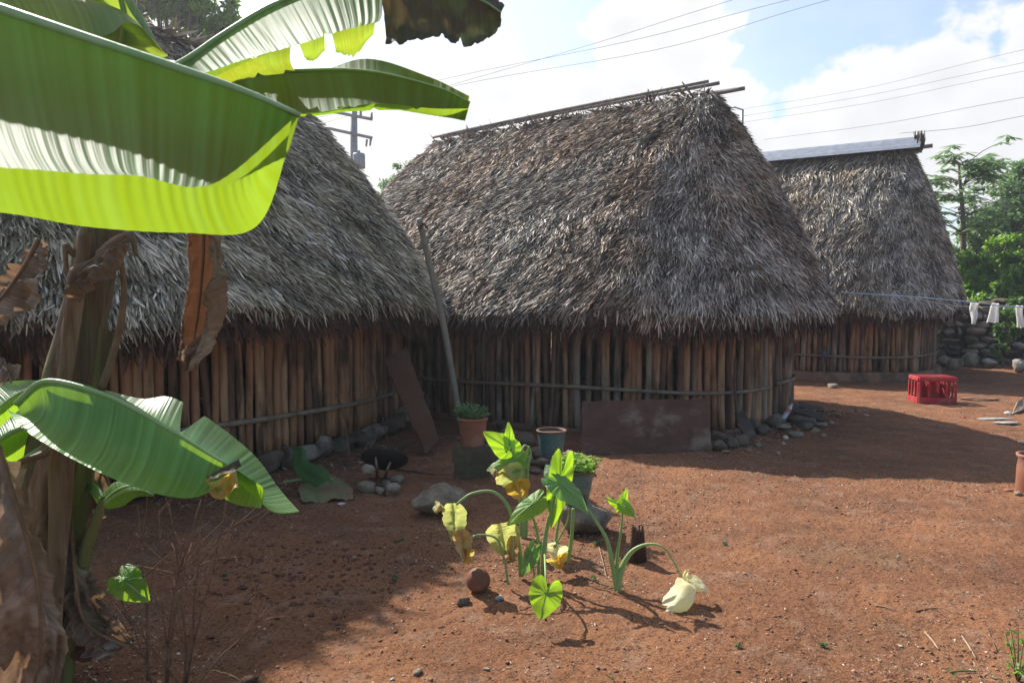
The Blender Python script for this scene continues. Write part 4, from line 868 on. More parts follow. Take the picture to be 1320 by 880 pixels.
# flat wooden blade-shaped plank leaning on the right of the centre hut
slab('wooden_plank', [G(962, 567), G(977, 562), at(960, 530, 8.15), at(948, 532, 8.15)], .02, 'plank', 'short split plank leaning at the right foot of the centre hut', 'plank', 'planks by the centre hut', 5, 8)
stick('branch', [at(950, 535, 8.15), at(947, 500, 8.2), at(948, 462, 8.25)], [.02, .014], 'plank', 'dark upright branch propped on the right side of the centre hut', 'branch', 'branches leaning on the huts')

# ------------------------------------------------------------ hearth, fallen leaves
hc = gnd(488, 632); hc.z = float(gz(hc.x, hc.y))
k = 0
for (px, py, s, lab) in ((472, 634, .15, 'largest pale stone at the left of the hearth'), (473, 618, .12, 'round stone stacked on top of the hearth ring'), (490, 636, .10, 'small stone at the front of the hearth'),
                     (505, 637, .14, 'flat stone at the front right of the hearth'), (511, 624, .12, 'stone at the right of the hearth under the griddle'), (497, 628, .09, 'little stone in the middle of the hearth')):
    p_ = G(px, py) if k != 1 else at(473, 611, 5.9)
    tag(build('limestone_rock', rock(MB(), (p_.x, p_.y+s*.3, p_.z+s*.28), (s*1.15, s*.9, s*.75), k, 60+k, 3), M['stone'], loc=tuple(p_)), lab, 'rock', 'stones of the small hearth'); k += 1
gp = thing('griddle', tuple(at(494, 592, 6.2)), 'black sooty round griddle propped over the little stone hearth', 'griddle')
c_ = at(495, 598, 6.25); mb = MB(); lathe(mb, (0, 0, 0), [(.001, .0), (.10, .004), (.17, .02), (.20, .045), (.205, .05), (.195, .048), (.165, .026), (.10, .012), (.001, .008)], 36)
V = np.concatenate(mb.v) @ np.array(Matrix.Rotation(math.radians(-38), 3, 'X')).T+np.array(list(c_)); mb.v = [V]; build('pan', mb, M['black'], gp)
for pts in ([G(486, 612), at(486, 604, 6.0), at(484, 590, 6.08)], [G(496, 614), at(499, 606, 6.0), at(503, 596, 6.1)]):
    stick('firewood_stick', pts, [.016, .010], 'stickpale' if pts[0].x > -1.05 else 'twig', 'burnt stick standing under the sooty griddle', 'stick', 'sticks under the griddle')
fl = thing('fallen_banana_leaf', tuple(G(420, 630)), 'fallen banana leaf with a dry yellowish end lying at the foot of the left hut', 'leaf')
mb = MB(); blade(mb, [G(385, 636, .06), G(415, 628, .09), G(455, 634, .03)], [G(390, 646, .01), G(425, 643, .02), G(456, 641, .01)], nu=30, nv=8, bulge=.01, crumple=.015); blade(mb, [G(385, 636, .06), G(415, 628, .09), G(455, 634, .03)], [G(388, 628, .03), G(420, 615, .05), G(452, 630, .04)], nu=30, nv=8, bulge=.01, crumple=.015)
build('blade', mb, M['leaf_faded'], fl)
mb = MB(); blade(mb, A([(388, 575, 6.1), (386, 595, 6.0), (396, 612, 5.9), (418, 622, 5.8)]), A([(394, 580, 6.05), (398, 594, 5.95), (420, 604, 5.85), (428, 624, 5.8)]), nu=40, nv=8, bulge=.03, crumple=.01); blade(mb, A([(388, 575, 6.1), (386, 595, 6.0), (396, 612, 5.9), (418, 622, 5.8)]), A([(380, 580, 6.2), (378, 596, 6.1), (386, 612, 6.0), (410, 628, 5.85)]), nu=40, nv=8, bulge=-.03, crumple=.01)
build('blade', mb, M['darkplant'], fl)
build('midrib', tube(MB(), [G(365, 626, .05), G(400, 624, .07), G(430, 627, .08)], [.010, .006], 7, n=10), M['petiole'], fl)

# ------------------------------------------------------------ loose stones and rubbish round the centre hut
rocks = [(925, 572, .26, .18, 'd'), (955, 574, .24, .16, 'd'), (972, 556, .26, .18, 'd'), (995, 548, .26, .16, 'd'), (1010, 536, .24, .16, 'd'), (1006, 545, .3, .15, 's'), (1042, 556, .28, .12, 'd'), (1022, 528, .22, .16, 'd'), (1060, 548, .2, .08, 's'),
         (660, 572, .3, .2, 'd'), (640, 596, .28, .16, 'd'), (690, 590, .26, .15, 'd'), (735, 596, .24, .14, 's'), (676, 574, .26, .2, 'd'),
         (640, 588, .22, .16, 'd'), (655, 566, .24, .17, 'd'), (648, 552, .2, .13, 'd'), (664, 580, .16, .12, 's'), (672, 600, .26, .12, 's'), (680, 590, .14, .09, 'd'), (690, 612, .14, .06, 'd'), (734, 588, .12, .1, 's'), (632, 574, .14, .1, 'd'), (742, 600, .16, .08, 'd'),
         (930, 582, .22, .15, 'd'), (945, 577, .18, .14, 'd'), (938, 570, .2, .12, 'd'), (965, 566, .18, .13, 'd'), (985, 560, .2, .14, 'd'), (978, 575, .1, .05, 's'), (1000, 552, .22, .12, 'd'),
         (1035, 547, .36, .16, 'd'), (1012, 556, .2, .08, 's'), (1030, 564, .22, .06, 's'), (1052, 556, .13, .06, 's'), (1062, 562, .09, .05, 's'), (1075, 500, .2, .1, 's'), (1046, 532, .16, .09, 'd'), (620, 560, .2, .12, 'd'), (600, 556, .16, .11, 'd')]
for k, (px, py, sx, sz, t_) in enumerate(rocks):
    p_ = G(px, py); o = build('limestone_rock', rock(MB(), (p_.x, p_.y+sx*.25, p_.z+sz*.3), (sx, sx*.8, sz), k*.7, 100+k, 3), M['stone_dirty' if t_ == 'd' else 'stone'], loc=tuple(p_))
    lab = 'earth stained stone among the rubble at the foot of the centre hut'
    if px == 1075: lab = 'pale round stone in front of the far hut plinth'
    elif px == 1035: lab = 'largest dark stone in the rubbish heap right of the centre hut'
    elif px == 672: lab = 'broad light grey stone between the two planted pots'
    tag(o, lab, 'rock', 'stones lying round the centre hut')
def bottle(name, C, r, h, ax, m, capm, lab):
    t = thing(name, tuple(C), lab, 'bottle', 'plastic bottles'); R = Vector((0, 0, 1)).rotation_difference(Vector(ax)).to_matrix()
    def L(prof):
        mb = MB(); lathe(mb, (0, 0, 0), prof, 20); mb.v = [np.concatenate(mb.v) @ np.array(R).T+np.array(list(C))]; return mb
    build('body', L([(.001, 0), (r*.9, 0), (r, h*.05), (r*.93, h*.3), (r, h*.5), (r, h*.66), (r*.5, h*.86), (r*.36, h*.9), (r*.36, h*.94)]), M[m], t)
    build('cap', L([(r*.42, h*.93), (r*.42, h), (.001, h+.001)]), M[capm], t)
    build('wrapper', L([(r*1.01, h*.38), (r*1.02, h*.5), (r*1.01, h*.64)]), M['label'], t); return t
bottle('plastic_bottle', G(1009, 545, .05), .035, .24, (.5, .15, .75), 'clear', 'label', 'clear plastic bottle with a red wrapper lying in the rubbish heap')
p_ = at(1070, 478, 14.0); p_.z = .16
bottle('plastic_bottle', p_, .055, .30, (0, 0, 1), 'bluep', 'bluep', 'blue bottle standing on the plinth of the far hut')
p_ = at(1063, 456, 14.3); hk = thing('blue_hook', tuple(p_), 'small dark blue hook hanging on the rail of the far hut', 'hook')
build('hook_wire', tube(MB(), A([(1056, 450, 13.75), (1063, 458, 13.7), (1070, 450, 13.75)]), [.015], 6, n=8), M['bluep'], hk); build('hook_wire', tube(MB(), A([(1063, 458, 13.7), (1063, 468, 13.75)]), [.015], 6, n=5), M['bluep'], hk)
slab('wooden_plank', [G(1022, 536, .07), G(1062, 543, .03), G(1062, 538, .05), G(1024, 531, .1)], .03, 'plank', 'grey plank lying on the rubbish heap right of the centre hut', 'plank', 'planks by the centre hut', 8, 4)
slab('wooden_plank', [G(1028, 524, .02), G(1062, 530, .02), G(1062, 526, .04), G(1030, 520, .05)], .03, 'plank', 'dark plank at the back of the rubbish heap against the hut', 'plank', 'planks by the centre hut', 8, 4)
def small(name, px, py, s, m, lab, cat, grp=None, fl=.5, dz=0):
    p_ = G(px, py); o = build(name, rock(MB(), (p_.x, p_.y, p_.z+s*fl*.3+dz), (s, s*.7, s*fl), px*.3, px, 2), M[m], loc=tuple(p_)); tag(o, lab, cat, grp); return o
small('bottle_cap', 1011, 508, .05, 'red', 'small red plastic lid on the rubble by the hut corner', 'lid', dz=.1)
small('bottle_cap', 1242, 535, .055, 'red', 'small red lid lying on the sunny strip below the crate', 'lid')
small('paper_scrap', 1117, 533, .08, 'cloth', 'white paper scrap lying in the shade of the centre hut', 'paper', fl=.2)
small('paper_scrap', 440, 645, .07, 'cloth', 'white paper scrap lying near the fallen banana leaf', 'paper', fl=.3)
# stepping slabs, pot and tile pieces at the right edge
for (px, py, s, fl, m, lab) in ((1263, 514, .62, .10, 'plinth', 'long flat slab lying just right of the red crate'), (1285, 538, .55, .08, 'stone_pale', 'pale flat slab lying near the right edge in the sun'), (1298, 545, .4, .07, 'stone_pale', 'smaller pale slab at the right edge beside the big slab')):
    p_ = G(px, py); o = build('stone_slab', rock(MB(), (p_.x, p_.y, p_.z+s*fl*.3), (s, s*.42, s*fl), .05, px, 3), M[m], loc=tuple(p_)); tag(o, lab, 'slab', 'flat slabs near the crate')
p_ = gnd(1332, 636); t = thing('plant_pot', (p_.x, p_.y, 0), 'tall terracotta pot cut by the right edge of the picture', 'pot', 'planting pots')
build('body', lathe(MB(), (p_.x, p_.y, 0), [(.001, 0), (.12, 0), (.125, .02), (.12, .22), (.11, .28), (.125, .30), (.13, .32), (.11, .32), (.10, .25)], 36), M['terracotta'], t)
small('tile_piece', 1300, 634, .09, 'terracotta', 'small broken tile piece lying left of the right edge pot', 'tile', fl=.35)
small('limestone_rock', 1312, 640, .08, 'stone', 'small grey stone beside the right edge pot', 'rock', 'stones lying round the centre hut')
slab('wooden_plank', [G(1306, 532, .02), G(1330, 524, .02), G(1330, 512, .12), G(1312, 524, .12)], .04, 'rail', 'brown wood piece lying at the right edge near the slabs', 'plank', None, 6, 4)
small('paper_scrap', 1300, 532, .12, 'cloth', 'white rag beside the brown wood piece at the right edge', 'rag', fl=.5)
small('paper_scrap', 1318, 566, .1, 'cloth', 'white scrap lying at the right edge in the hut shade', 'paper', fl=.4)
# ------------------------------------------------------------ red crate
cg = gnd(1209, 518); cr_t = thing('crate', (cg.x, cg.y, 0), 'red plastic bottle crate standing upside down in front of the stone wall', 'crate')
rot = -.10; mt = Matrix.Rotation(rot, 3, 'Z'); W_, D_, H_ = .54, .36, .40; th_ = .024; base = Vector((cg.x, cg.y+.16, float(gz(cg.x, cg.y))))
def cbx(nm, boxes, par=None, m='red'):
    mb = MB()
    for (c, s) in boxes: box(mb, base+mt @ Vector(c), s, mtx=mt, bev=.15)
    return build(nm, mb, M[m], par or cr_t, smooth=False)
def wallpanel(cx, cy, w, along):
    bs = []; f_ = lambda o, z, sw, sh: ((cx+o, cy, z), (sw, th_, sh)) if along == 'x' else ((cx, cy+o, z), (th_, sw, sh))
    bs.append(f_(0, .045, w, .09)); bs.append(f_(0, H_-.035, w, .05))
    npost = 5 if w > .4 else 4
    for i_ in range(npost):
        o = (i_/(npost-1)-.5)*(w-.03); wd = .03
        if w > .4 and i_ == 2: bs.append(f_(o, .24, .035, .17)); continue
        bs.append(f_(o, .205, wd, .23))
    return bs
cbx('side_panel', wallpanel(0, -D_/2, W_, 'x')); cbx('side_panel', wallpanel(0, D_/2, W_, 'x')); cbx('side_panel', wallpanel(-W_/2, 0, D_-th_*1.1, 'y')); cbx('side_panel', wallpanel(W_/2, 0, D_-th_*1.1, 'y'))
cbx('bottom_grid', [((0, (i_/4-.5)*(D_-.05), H_-.004), (W_-.01, .034, .018)) for i_ in range(5)]+[(((i_/4-.5)*(W_-.05), 0, H_-.008), (.04, D_-.01, .014)) for i_ in range(5)])
cbx('divider', [((0, 0, .2), (W_-.06, .008, .24)), ((-.11, 0, .2), (.008, D_-.06, .24)), ((.11, 0, .2), (.008, D_-.06, .24))])

# ------------------------------------------------------------ dry stone wall at the back right
wl = thing('dry_stone_wall', (gnd(1262, 472).x, gnd(1262, 472).y, 0), 'rough dry stone wall behind the red crate, right of the far hut', 'wall')
r = np.random.default_rng(12); Wa, Wb = Vector((8.6, 17.6)), Vector((15.5, 16.0)); Ld = (Wb-Wa).length; dr = (Wb-Wa).normalized(); nrmw = Vector((-dr.y, dr.x)); lst = []
z = 0; row = 0
while z < 1.38:
    hrow = r.uniform(.17, .27)*(1-.25*z/1.4); s = -.2*r.random()
    while s < Ld:
        wd = r.uniform(.2, .55)*(1-.2*z/1.4); c = Wa+dr*(s+wd/2)
        lst.append((c.x+nrmw.x*(r.normal()*.04), c.y+nrmw.y*(r.normal()*.04), z+hrow/2+r.normal()*.025, wd*1.12, r.uniform(.35, .5), hrow*1.2*r.uniform(.85, 1.15)))
        s += wd
    z += hrow*.93; row += 1
vis = sorted(range(len(lst)), key=lambda i_: (660+F*lst[i_][0]/lst[i_][1] > 1335, lst[i_][1]))
keep = set(vis[:96]); restm = MB()
for i_, (x, y, z, a, b, c_) in enumerate(lst):
    args = ((x, y, z), (a, b, c_), math.atan2(dr.y, dr.x)+r.normal()*.12, 900+i_, 3 if i_ in keep else 2)
    if i_ in keep: build('stone', rock(MB(), *args), M['stone' if r.random() < .45 else 'stone_dirty'] if r.random() < .8 else M['stone_pale'], wl)
    else: rock(restm, *args)
if restm.n: o = build('rubble', restm, M['stone_dirty'], wl); o['kind'] = 'stuff'
mb = MB(); box(mb, ((Wa.x+Wb.x)/2+.0, (Wa.y+Wb.y)/2+.05, .60), (Ld, .25, 1.2), math.atan2(dr.y, dr.x)); build('rubble_core', mb, M['stone_dirty'], wl)
for k, (px, py, s) in enumerate(((1224, 474, .4), (1246, 470, .5), (1268, 472, .35), (1308, 478, .45), (1318, 470, .5), (1300, 462, .3), (1212, 470, .35))):
    p_ = G(px, py); o = build('limestone_rock', rock(MB(), (p_.x, p_.y-.2, s*.25), (s, s*.8, s*.7), k, 300+k, 3), M['stone_pale' if k in (2, 3, 5) else 'stone'], loc=tuple(p_)); tag(o, 'fallen stone lying at the foot of the dry stone wall', 'rock', 'stones fallen from the dry stone wall')

# ------------------------------------------------------------ clothesline with three white cloths
cl = [at(1086, 377, 9.4), at(1180, 383, 9.3), at(1260, 390, 9.2), at(1330, 396, 9.1), at(1600, 400, 8.8)]
tag(build('clothesline', tube(MB(), cl, [.0075], 6, n=40, wob=.3), M['rope'], loc=tuple(cl[0])), 'pale blue rope clothesline stretched from the centre hut to the right', 'clothesline', 'clotheslines by the stone wall')
cl2 = [at(1180, 385, 10.5), at(1230, 394, 10.4), at(1290, 396, 10.2), at(1400, 398, 10.0)]
tag(build('clothesline', tube(MB(), cl2, [.004], 5, n=20), M['whiterope'], loc=tuple(cl2[0])), 'thin white string hanging just below the blue clothesline', 'clothesline', 'clotheslines by the stone wall')
for (x0, x1, b0, b1, yt, yb, tw, lab) in ((1252, 1263, 1252, 1256, 390, 417, .9, 'twisted white cloth, leftmost on the clothesline'), (1279, 1288, 1273, 1287, 391, 416, .15, 'white cloth in the middle of the clothesline, squarest of the three'), (1310, 1319, 1313, 1319, 394, 422, .3, 'narrow white cloth nearest the right edge on the clothesline')):
    mb = MB(); V = []; nx, ny = 14, 18
    for sd_ in (0, .012):
        for j in range(ny):
            v = j/(ny-1)
            for i_ in range(nx):
                u = i_/(nx-1); xa = (x0+(x1-x0)*u)*(1-v)+(b0+(b1-b0)*u)*v; q = at(xa, yt+(yb-yt)*v, 9.22); V.append((q.x, q.y+sd_+.02*math.sin(u*9+tw*v*4)*(.3+v)+.02*tw*math.sin(v*6), q.z+.006*math.sin(u*7)))
    n0 = nx*ny
    Fc = [(b*n0+j*nx+i_, b*n0+j*nx+i_+1, b*n0+(j+1)*nx+i_+1, b*n0+(j+1)*nx+i_) for b in (0, 1) for j in range(ny-1) for i_ in range(nx-1)]
    mb.add(V, Fc); o = build('hanging_cloth', mb, M['cloth'], loc=tuple(at((x0+x1)/2, yt, 9.22))); tag(o, lab, 'cloth', 'white cloths on the clothesline')

# ------------------------------------------------------------ power poles and cables
pp = at(455, 250, 26); up_ = thing('utility_pole', (pp.x, pp.y, 0), 'power pole with two crossarms and a transformer rising between the left and centre huts', 'power pole', 'power poles beyond the huts')
q0, q1 = at(455, 380, 26), at(456, 136, 26); build('pole_shaft', tube(MB(), [(pp.x, pp.y, -.1), tuple(q1)], [.17, .12], 12, n=6), M['metal'], up_)
arm = []
for (a_, b_) in (((398, 138), (480, 154)), ((398, 160), (480, 178))):
    build('crossarm', tube(MB(), [at(*a_, 25.8), at(*b_, 25.8)], [.055], 6), M['metal'], up_)
for (x, y) in ((479, 150), (465, 147), (440, 142)): build('insulator', tube(MB(), [at(x, y+4, 25.8), at(x, y-5, 25.8)], [.05, .035], 8), M['metal'], up_)
for (x, y) in ((473, 180), (478, 179)): build('insulator', tube(MB(), [at(x, y, 25.8), at(x-1, y+9, 25.8)], [.045, .03], 8), M['metal'], up_)
c_ = at(463, 217, 25.7); build('transformer', lathe(MB(), (c_.x, c_.y, c_.z), [(.001, 0), (.2, 0), (.21, .05), (.21, .45), (.19, .5), (.05, .52), (.04, .6), (.001, .6)], 20), M['metal'], up_)
pq = at(957, 200, 38); u2 = thing('utility_pole', (pq.x, pq.y, 0), 'thin distant pole peeping out right of the centre hut peak', 'power pole', 'power poles beyond the huts')
build('pole_shaft', tube(MB(), [(pq.x, pq.y, -.1), tuple(at(957, 141, 38))], [.12, .07], 10, n=6), M['metal'], u2)
build('crossarm', tube(MB(), [at(946, 138, 37.8), at(958, 142, 37.8)], [.04], 6), M['metal'], u2)
cables = [((560, 116, 25.5), (760, 57, 24), (945, 0, 22)), ((600, 96, 25), (820, 50, 23), (1030, -3, 22)), ((600, 108, 25), (860, 60, 23), (1100, -8, 22)),
          ((957, 141, 38), (1120, 112, 32), (1330, 62, 26)), ((957, 150, 38), (1120, 122, 32), (1330, 79, 26)), ((957, 158, 38), (1120, 132, 32), (1330, 90, 26)),
          ((985, 180, 30), (1140, 158, 25), (1330, 124, 21)), ((1160, 172, 20), (1240, 163, 18), (1340, 146, 15))]
labs = ['topmost power cable crossing the sky left of centre', 'middle power cable crossing the sky above the centre hut', 'lowest power cable crossing the sky above the centre hut ridge',
        'highest of the cables fanning right from the thin distant pole', 'second cable from the top fanning right from the thin distant pole', 'third cable fanning right from the thin distant pole',
        'cable passing just above the metal ridge of the far hut', 'darkest cable running right from the tip of the metal ridge']
for c_, lab in zip(cables, labs):
    a_, b_ = at(*c_[0]), at(*c_[-1]); c3 = [a_+(a_-b_)*(.6 if c_[0][0] in (600, 560) else 0), a_, at(*c_[1])-Vector((0, 0, .03)), b_, b_+(b_-a_)*.8]
    if c_[0][0] not in (600, 560): c3 = c3[1:]
    tag(build('power_cable', tube(MB(), c3, [.0065], 5, n=30), M['cable'], loc=tuple(a_)), lab, 'cable', 'power cables overhead')

# ------------------------------------------------------------ trees
def leafcloud(n, centers, radii, size, seed, shape=(1, 1, .8), shell=.5, droop=.2, asp=.42):
    r = np.random.default_rng(seed); k = r.choice(len(centers), n, p=np.array(radii)**2/np.sum(np.array(radii)**2)); c = np.array(centers)[k]; R = np.array(radii)[k]
    d = r.normal(size=(n, 3)); d /= np.linalg.norm(d, axis=1)[:, None]; q = r.random(n)**shell
    P = c+d*np.array(shape)*(R*q)[:, None]
    a = r.normal(size=(n, 3)); a[:, 2] -= droop; a /= np.linalg.norm(a, axis=1)[:, None]; s = np.cross(a, r.normal(size=(n, 3))); s /= np.linalg.norm(s, axis=1)[:, None]
    L = size*r.uniform(.6, 1.3, n)[:, None]; Nn = np.cross(a, s)
    V = np.stack([P, P+a*L*.45+s*L*asp/2-Nn*L*.05, P+a*L, P+a*L*.45-s*L*asp/2-Nn*L*.05], 1).reshape(-1, 3); Q = np.arange(n*4).reshape(-1, 4)
    return V, Q, np.repeat(np.clip(.5+.25*r.normal(size=n)+.25*(r.random(len(centers))[k]-.5), 0, 1), 4)
def tree(name, C, H_, crown, nleaf, size, m, label, seed, tr=.12, cat='tree', group='trees beyond the huts and the wall', shell=.5, asp=.42, nb=None, droop=.2, trunk=True):
    """crown: list of (dx, dy, z, r) clumps"""
    t = thing(name, (C[0], C[1], 0), label, cat, group); r = np.random.default_rng(seed)
    cen = [(C[0]+a, C[1]+b, z) for a, b, z, _ in crown]; rad = [q[3] for q in crown]
    # break each clump up into smaller twig clumps for an uneven outline
    c2, r2 = [], []
    for c, R in zip(cen, rad):
        for _ in range(nb or 14):
            d = r.normal(size=3); d /= np.linalg.norm(d); c2.append(tuple(np.array(c)+d*R*r.uniform(.25, 1.0))); r2.append(R*r.uniform(.2, .42))
    V, Q, rn = leafcloud(nleaf, c2, r2, size, seed, shell=shell, asp=asp, droop=droop); fastmesh('crown', V, Q, rn, M[m], t)
    if trunk:
        mb = MB(); top = np.mean(np.array(cen), axis=0); tube(mb, [(C[0], C[1], -.1), (C[0]+(top[0]-C[0])*.3, C[1], H_*.35), tuple(top)], [tr, tr*.7, tr*.25], 10, n=14, wob=.1)
        for c in c2[::2]:
            f_ = r.uniform(.3, .75); b0 = np.array([C[0]+(top[0]-C[0])*f_, C[1]+(top[1]-C[1])*f_, top[2]*f_]); e_ = np.array(c); tube(mb, [b0, (b0+e_)/2+np.array([0, 0, .1]), e_], [tr*.32, tr*.08], 5, n=5)
        build('trunk', mb, M['bark'], t)
    return t
def tc_(px, py, Y, r): q = at(px, py, Y); return (q.x, q.y, q.z, r)
def crown_px(base, pts): return [(q.x-base[0], q.y-base[1], q.z, rpx/F*Y) for (px, py, Y, rpx) in pts for q in (at(px, py, Y),)]
b_ = at(215, 100, 15); tree('broadleaf_tree', b_, 6, crown_px(b_, [(180, 0, 15, 60), (235, 10, 15.3, 45), (270, 30, 15, 26), (215, -50, 15, 60), (130, -20, 16, 60), (298, 4, 15, 14), (255, -10, 15, 30), (300, 28, 15, 10)]), 17000, .15, 'foliage_bright', 'dark leafy tree top showing above the left hut between banana leaves', 31, .16)
b_ = at(522, 300, 19); tree('broadleaf_tree', b_, 4.5, crown_px(b_, [(520, 232, 19, 22), (505, 246, 19, 18), (540, 215, 19, 16), (530, 260, 19, 26), (548, 230, 19, 14)]), 5200, .10, 'foliage_hazy', 'small feathery green tree in the gap between left and centre huts', 32, .09)
b_ = at(1300, 420, 22); tree('broadleaf_tree', b_, 5, crown_px(b_, [(1305, 268, 22, 36), (1328, 240, 22, 32), (1290, 300, 22, 34), (1340, 300, 22, 50), (1318, 214, 22, 14), (1370, 250, 22, 60), (1270, 320, 22, 24), (1250, 300, 22, 18), (1228, 330, 22, 18), (1275, 285, 22, 18), (1216, 345, 22, 14)]), 17000, .15, 'foliage_hazy', 'tall greyish green tree rising at the right edge behind the wall', 33, .13)
b_ = at(1262, 430, 20); tree('leafy_shrub', b_, 3, crown_px(b_, [(1262, 350, 20, 26), (1244, 372, 19.6, 22), (1285, 372, 19.5, 28), (1268, 392, 19, 24), (1310, 350, 20, 34), (1320, 384, 19.3, 26), (1236, 340, 20, 16), (1295, 330, 20.5, 26)]), 14000, .13, 'foliage_bright', 'bright green bush growing just behind the dry stone wall', 34, .07, 'shrub', asp=.6)
b_ = at(1400, 430, 19); tree('leafy_shrub', b_, 3.5, crown_px(b_, [(1400, 340, 19, 60), (1480, 350, 19, 70), (1430, 390, 18.5, 50)]), 7000, .15, 'foliage', 'dark bush behind the wall cut by the right edge', 36, .08, 'shrub', asp=.55)
# papaya-like tree with umbrella leaves on long stalks
def papaya(px, Y, ytop, ypx0, seed, label, spread):
    b_ = at(px, 400, Y); t = thing('papaya_tree', (b_.x, b_.y, 0), label, 'tree', 'trees beyond the huts and the wall'); r = np.random.default_rng(seed); top = at(px, ytop, Y)
    tr_ = MB(); tube(tr_, [(b_.x, b_.y, 0), (b_.x+.05, b_.y, top.z*.6), tuple(top)], [.10, .07, .03], 9, n=14, wob=.05); lf = MB()
    for k in range(64):
        f_ = (int(r.random()*5)+.3*r.random())/5; a = r.random()*6.283; z0 = top.z-f_*(top.z-at(px, ypx0, Y).z); L_ = spread*(.55+.45*r.random())*(.7 if k < 6 else 1)
        s0 = np.array([b_.x, b_.y, z0]); e = s0+np.array([math.cos(a)*L_, math.sin(a)*L_, L_*r.uniform(.1, .5)]); tube(tr_, [s0, (s0+e)/2+np.array([0, 0, .08]), e], [.014, .007], 5, n=5)
        for q in range(3):
            ce = e+r.normal(size=3)*.16*(q > 0)
            for j in range(8):      # radiating lobes
                th = j/8*6.283+r.random()*.3; d = np.array([math.cos(th), math.sin(th), -.35+r.normal()*.15]); s = np.cross(d, [0, 0, 1]); s /= np.linalg.norm(s); l = r.uniform(.20, .36)
                lf.add([ce, ce+d*l*.55+s*l*.17, ce+d*l, ce+d*l*.55-s*l*.17], [(0, 1, 2, 3)], rnd=r.random())
    build('crown', lf, M['foliage_hazy'], t, smooth=False); build('trunk', tr_, M['bark'], t); return t
papaya(1236, 20, 213, 320, 41, 'slender papaya like tree with star shaped leaves just right of the far hut', 1.15)
papaya(1290, 24, 225, 320, 43, 'second slender papaya like tree, partly hidden behind the leafy trees at the right', 1.1)
# creeper over the wall and small weeds in front
b_ = gnd(1296, 474); tree('leafy_shrub', b_, 1.2, crown_px(b_, [(1296, 405, 15.6, 14), (1300, 430, 15.4, 16), (1286, 452, 15.2, 10), (1308, 392, 15.8, 14), (1318, 420, 15.3, 14)]), 1300, .085, 'foliage', 'dark creeper hanging over the dry stone wall at the right', 44, .025, 'shrub', asp=.7)
# distant wood closing the horizon
cs, rs_ = [], []
r = np.random.default_rng(77)
for k in range(420):
    a = math.radians(-75+150*k/420); d = r.uniform(42, 52); cs.append((d*math.sin(a), d*math.cos(a), r.uniform(.8, 3.2))); rs_.append(r.uniform(1.2, 2.2))
V, Q, rn = leafcloud(30000, cs, rs_, .6, 5); o = fastmesh('far_wood', V, Q, rn, M['foliage']); tag(o, 'distant low belt of trees behind the huts', 'wood', kind='stuff')

# ------------------------------------------------------------ dry twiggy shrub in the left foreground
r = np.random.default_rng(21); ds = thing('dry_shrub', tuple(gnd(235, 872)), 'leafless twiggy shrub of thin brown stems in the left foreground', 'shrub')
def twig(p0, d, L_, rad, depth):
    P = [np.array(p0)]; d = np.array(d, float)
    for k in range(5): d = d+r.normal(size=3)*.07; d /= np.linalg.norm(d); P.append(P[-1]+d*L_/5)
    tube(tw_, P, [rad, rad*.5], 5)
    if depth:
        for k in range(5 if depth == 2 else 3):
            q = P[r.integers(1, 5)]; dd = d+r.normal(size=3)*np.array([.8, .5, .35]); dd[2] = abs(dd[2])*.8+.15; dd /= np.linalg.norm(dd); twig(q, dd, L_*r.uniform(.25, .5), rad*.5, depth-1)
for (px, py, tx, ty, rad) in ((190, 876, 182, 640, .006), (214, 884, 220, 640, .006), (238, 880, 232, 650, .006), (236, 885, 262, 690, .005), (240, 880, 300, 650, .005), (216, 880, 205, 700, .004), (250, 888, 330, 760, .004), (232, 884, 160, 760, .004), (196, 884, 150, 700, .004)):
    tw_ = MB(); p0 = gnd(px, py); Yd = p0.y; p1 = at(tx, ty, Yd+r.normal()*.1); d_ = np.array(list(p1-p0)); L_ = np.linalg.norm(d_); twig(list(p0), d_/L_, L_, rad, 2); build('stem', tw_, M['twig'], ds)

# ------------------------------------------------------------ leafy sprig bottom right
b_ = gnd(1312, 880); sp = thing('leafy_sprig', tuple(b_), 'small thin leaved sprig growing in the bottom right corner', 'plant'); lf = MB(); stm = MB(); r = np.random.default_rng(5)
for k in range(9):
    e = at(r.uniform(1285, 1345), r.uniform(800, 860), b_.y+r.normal()*.08); tube(stm, [b_, b_.lerp(e, .5)+Vector((0, 0, .02)), e], [.003, .0015], 5, n=6)
    for j in range(9):
        c_ = np.array(list(b_.lerp(e, r.uniform(.4, 1)))); d = r.normal(size=3); d /= np.linalg.norm(d); s = np.cross(d, r.normal(size=3)); s /= np.linalg.norm(s); l = .028*r.uniform(.6, 1.2); lf.add([c_, c_+d*l*.5+s*l*.28, c_+d*l, c_+d*l*.5-s*l*.28], [(0, 1, 2, 3)], rnd=r.random())
build('leaf_cluster', lf, M['herb'], sp, smooth=False); build('stem', stm, M['twig'], sp)

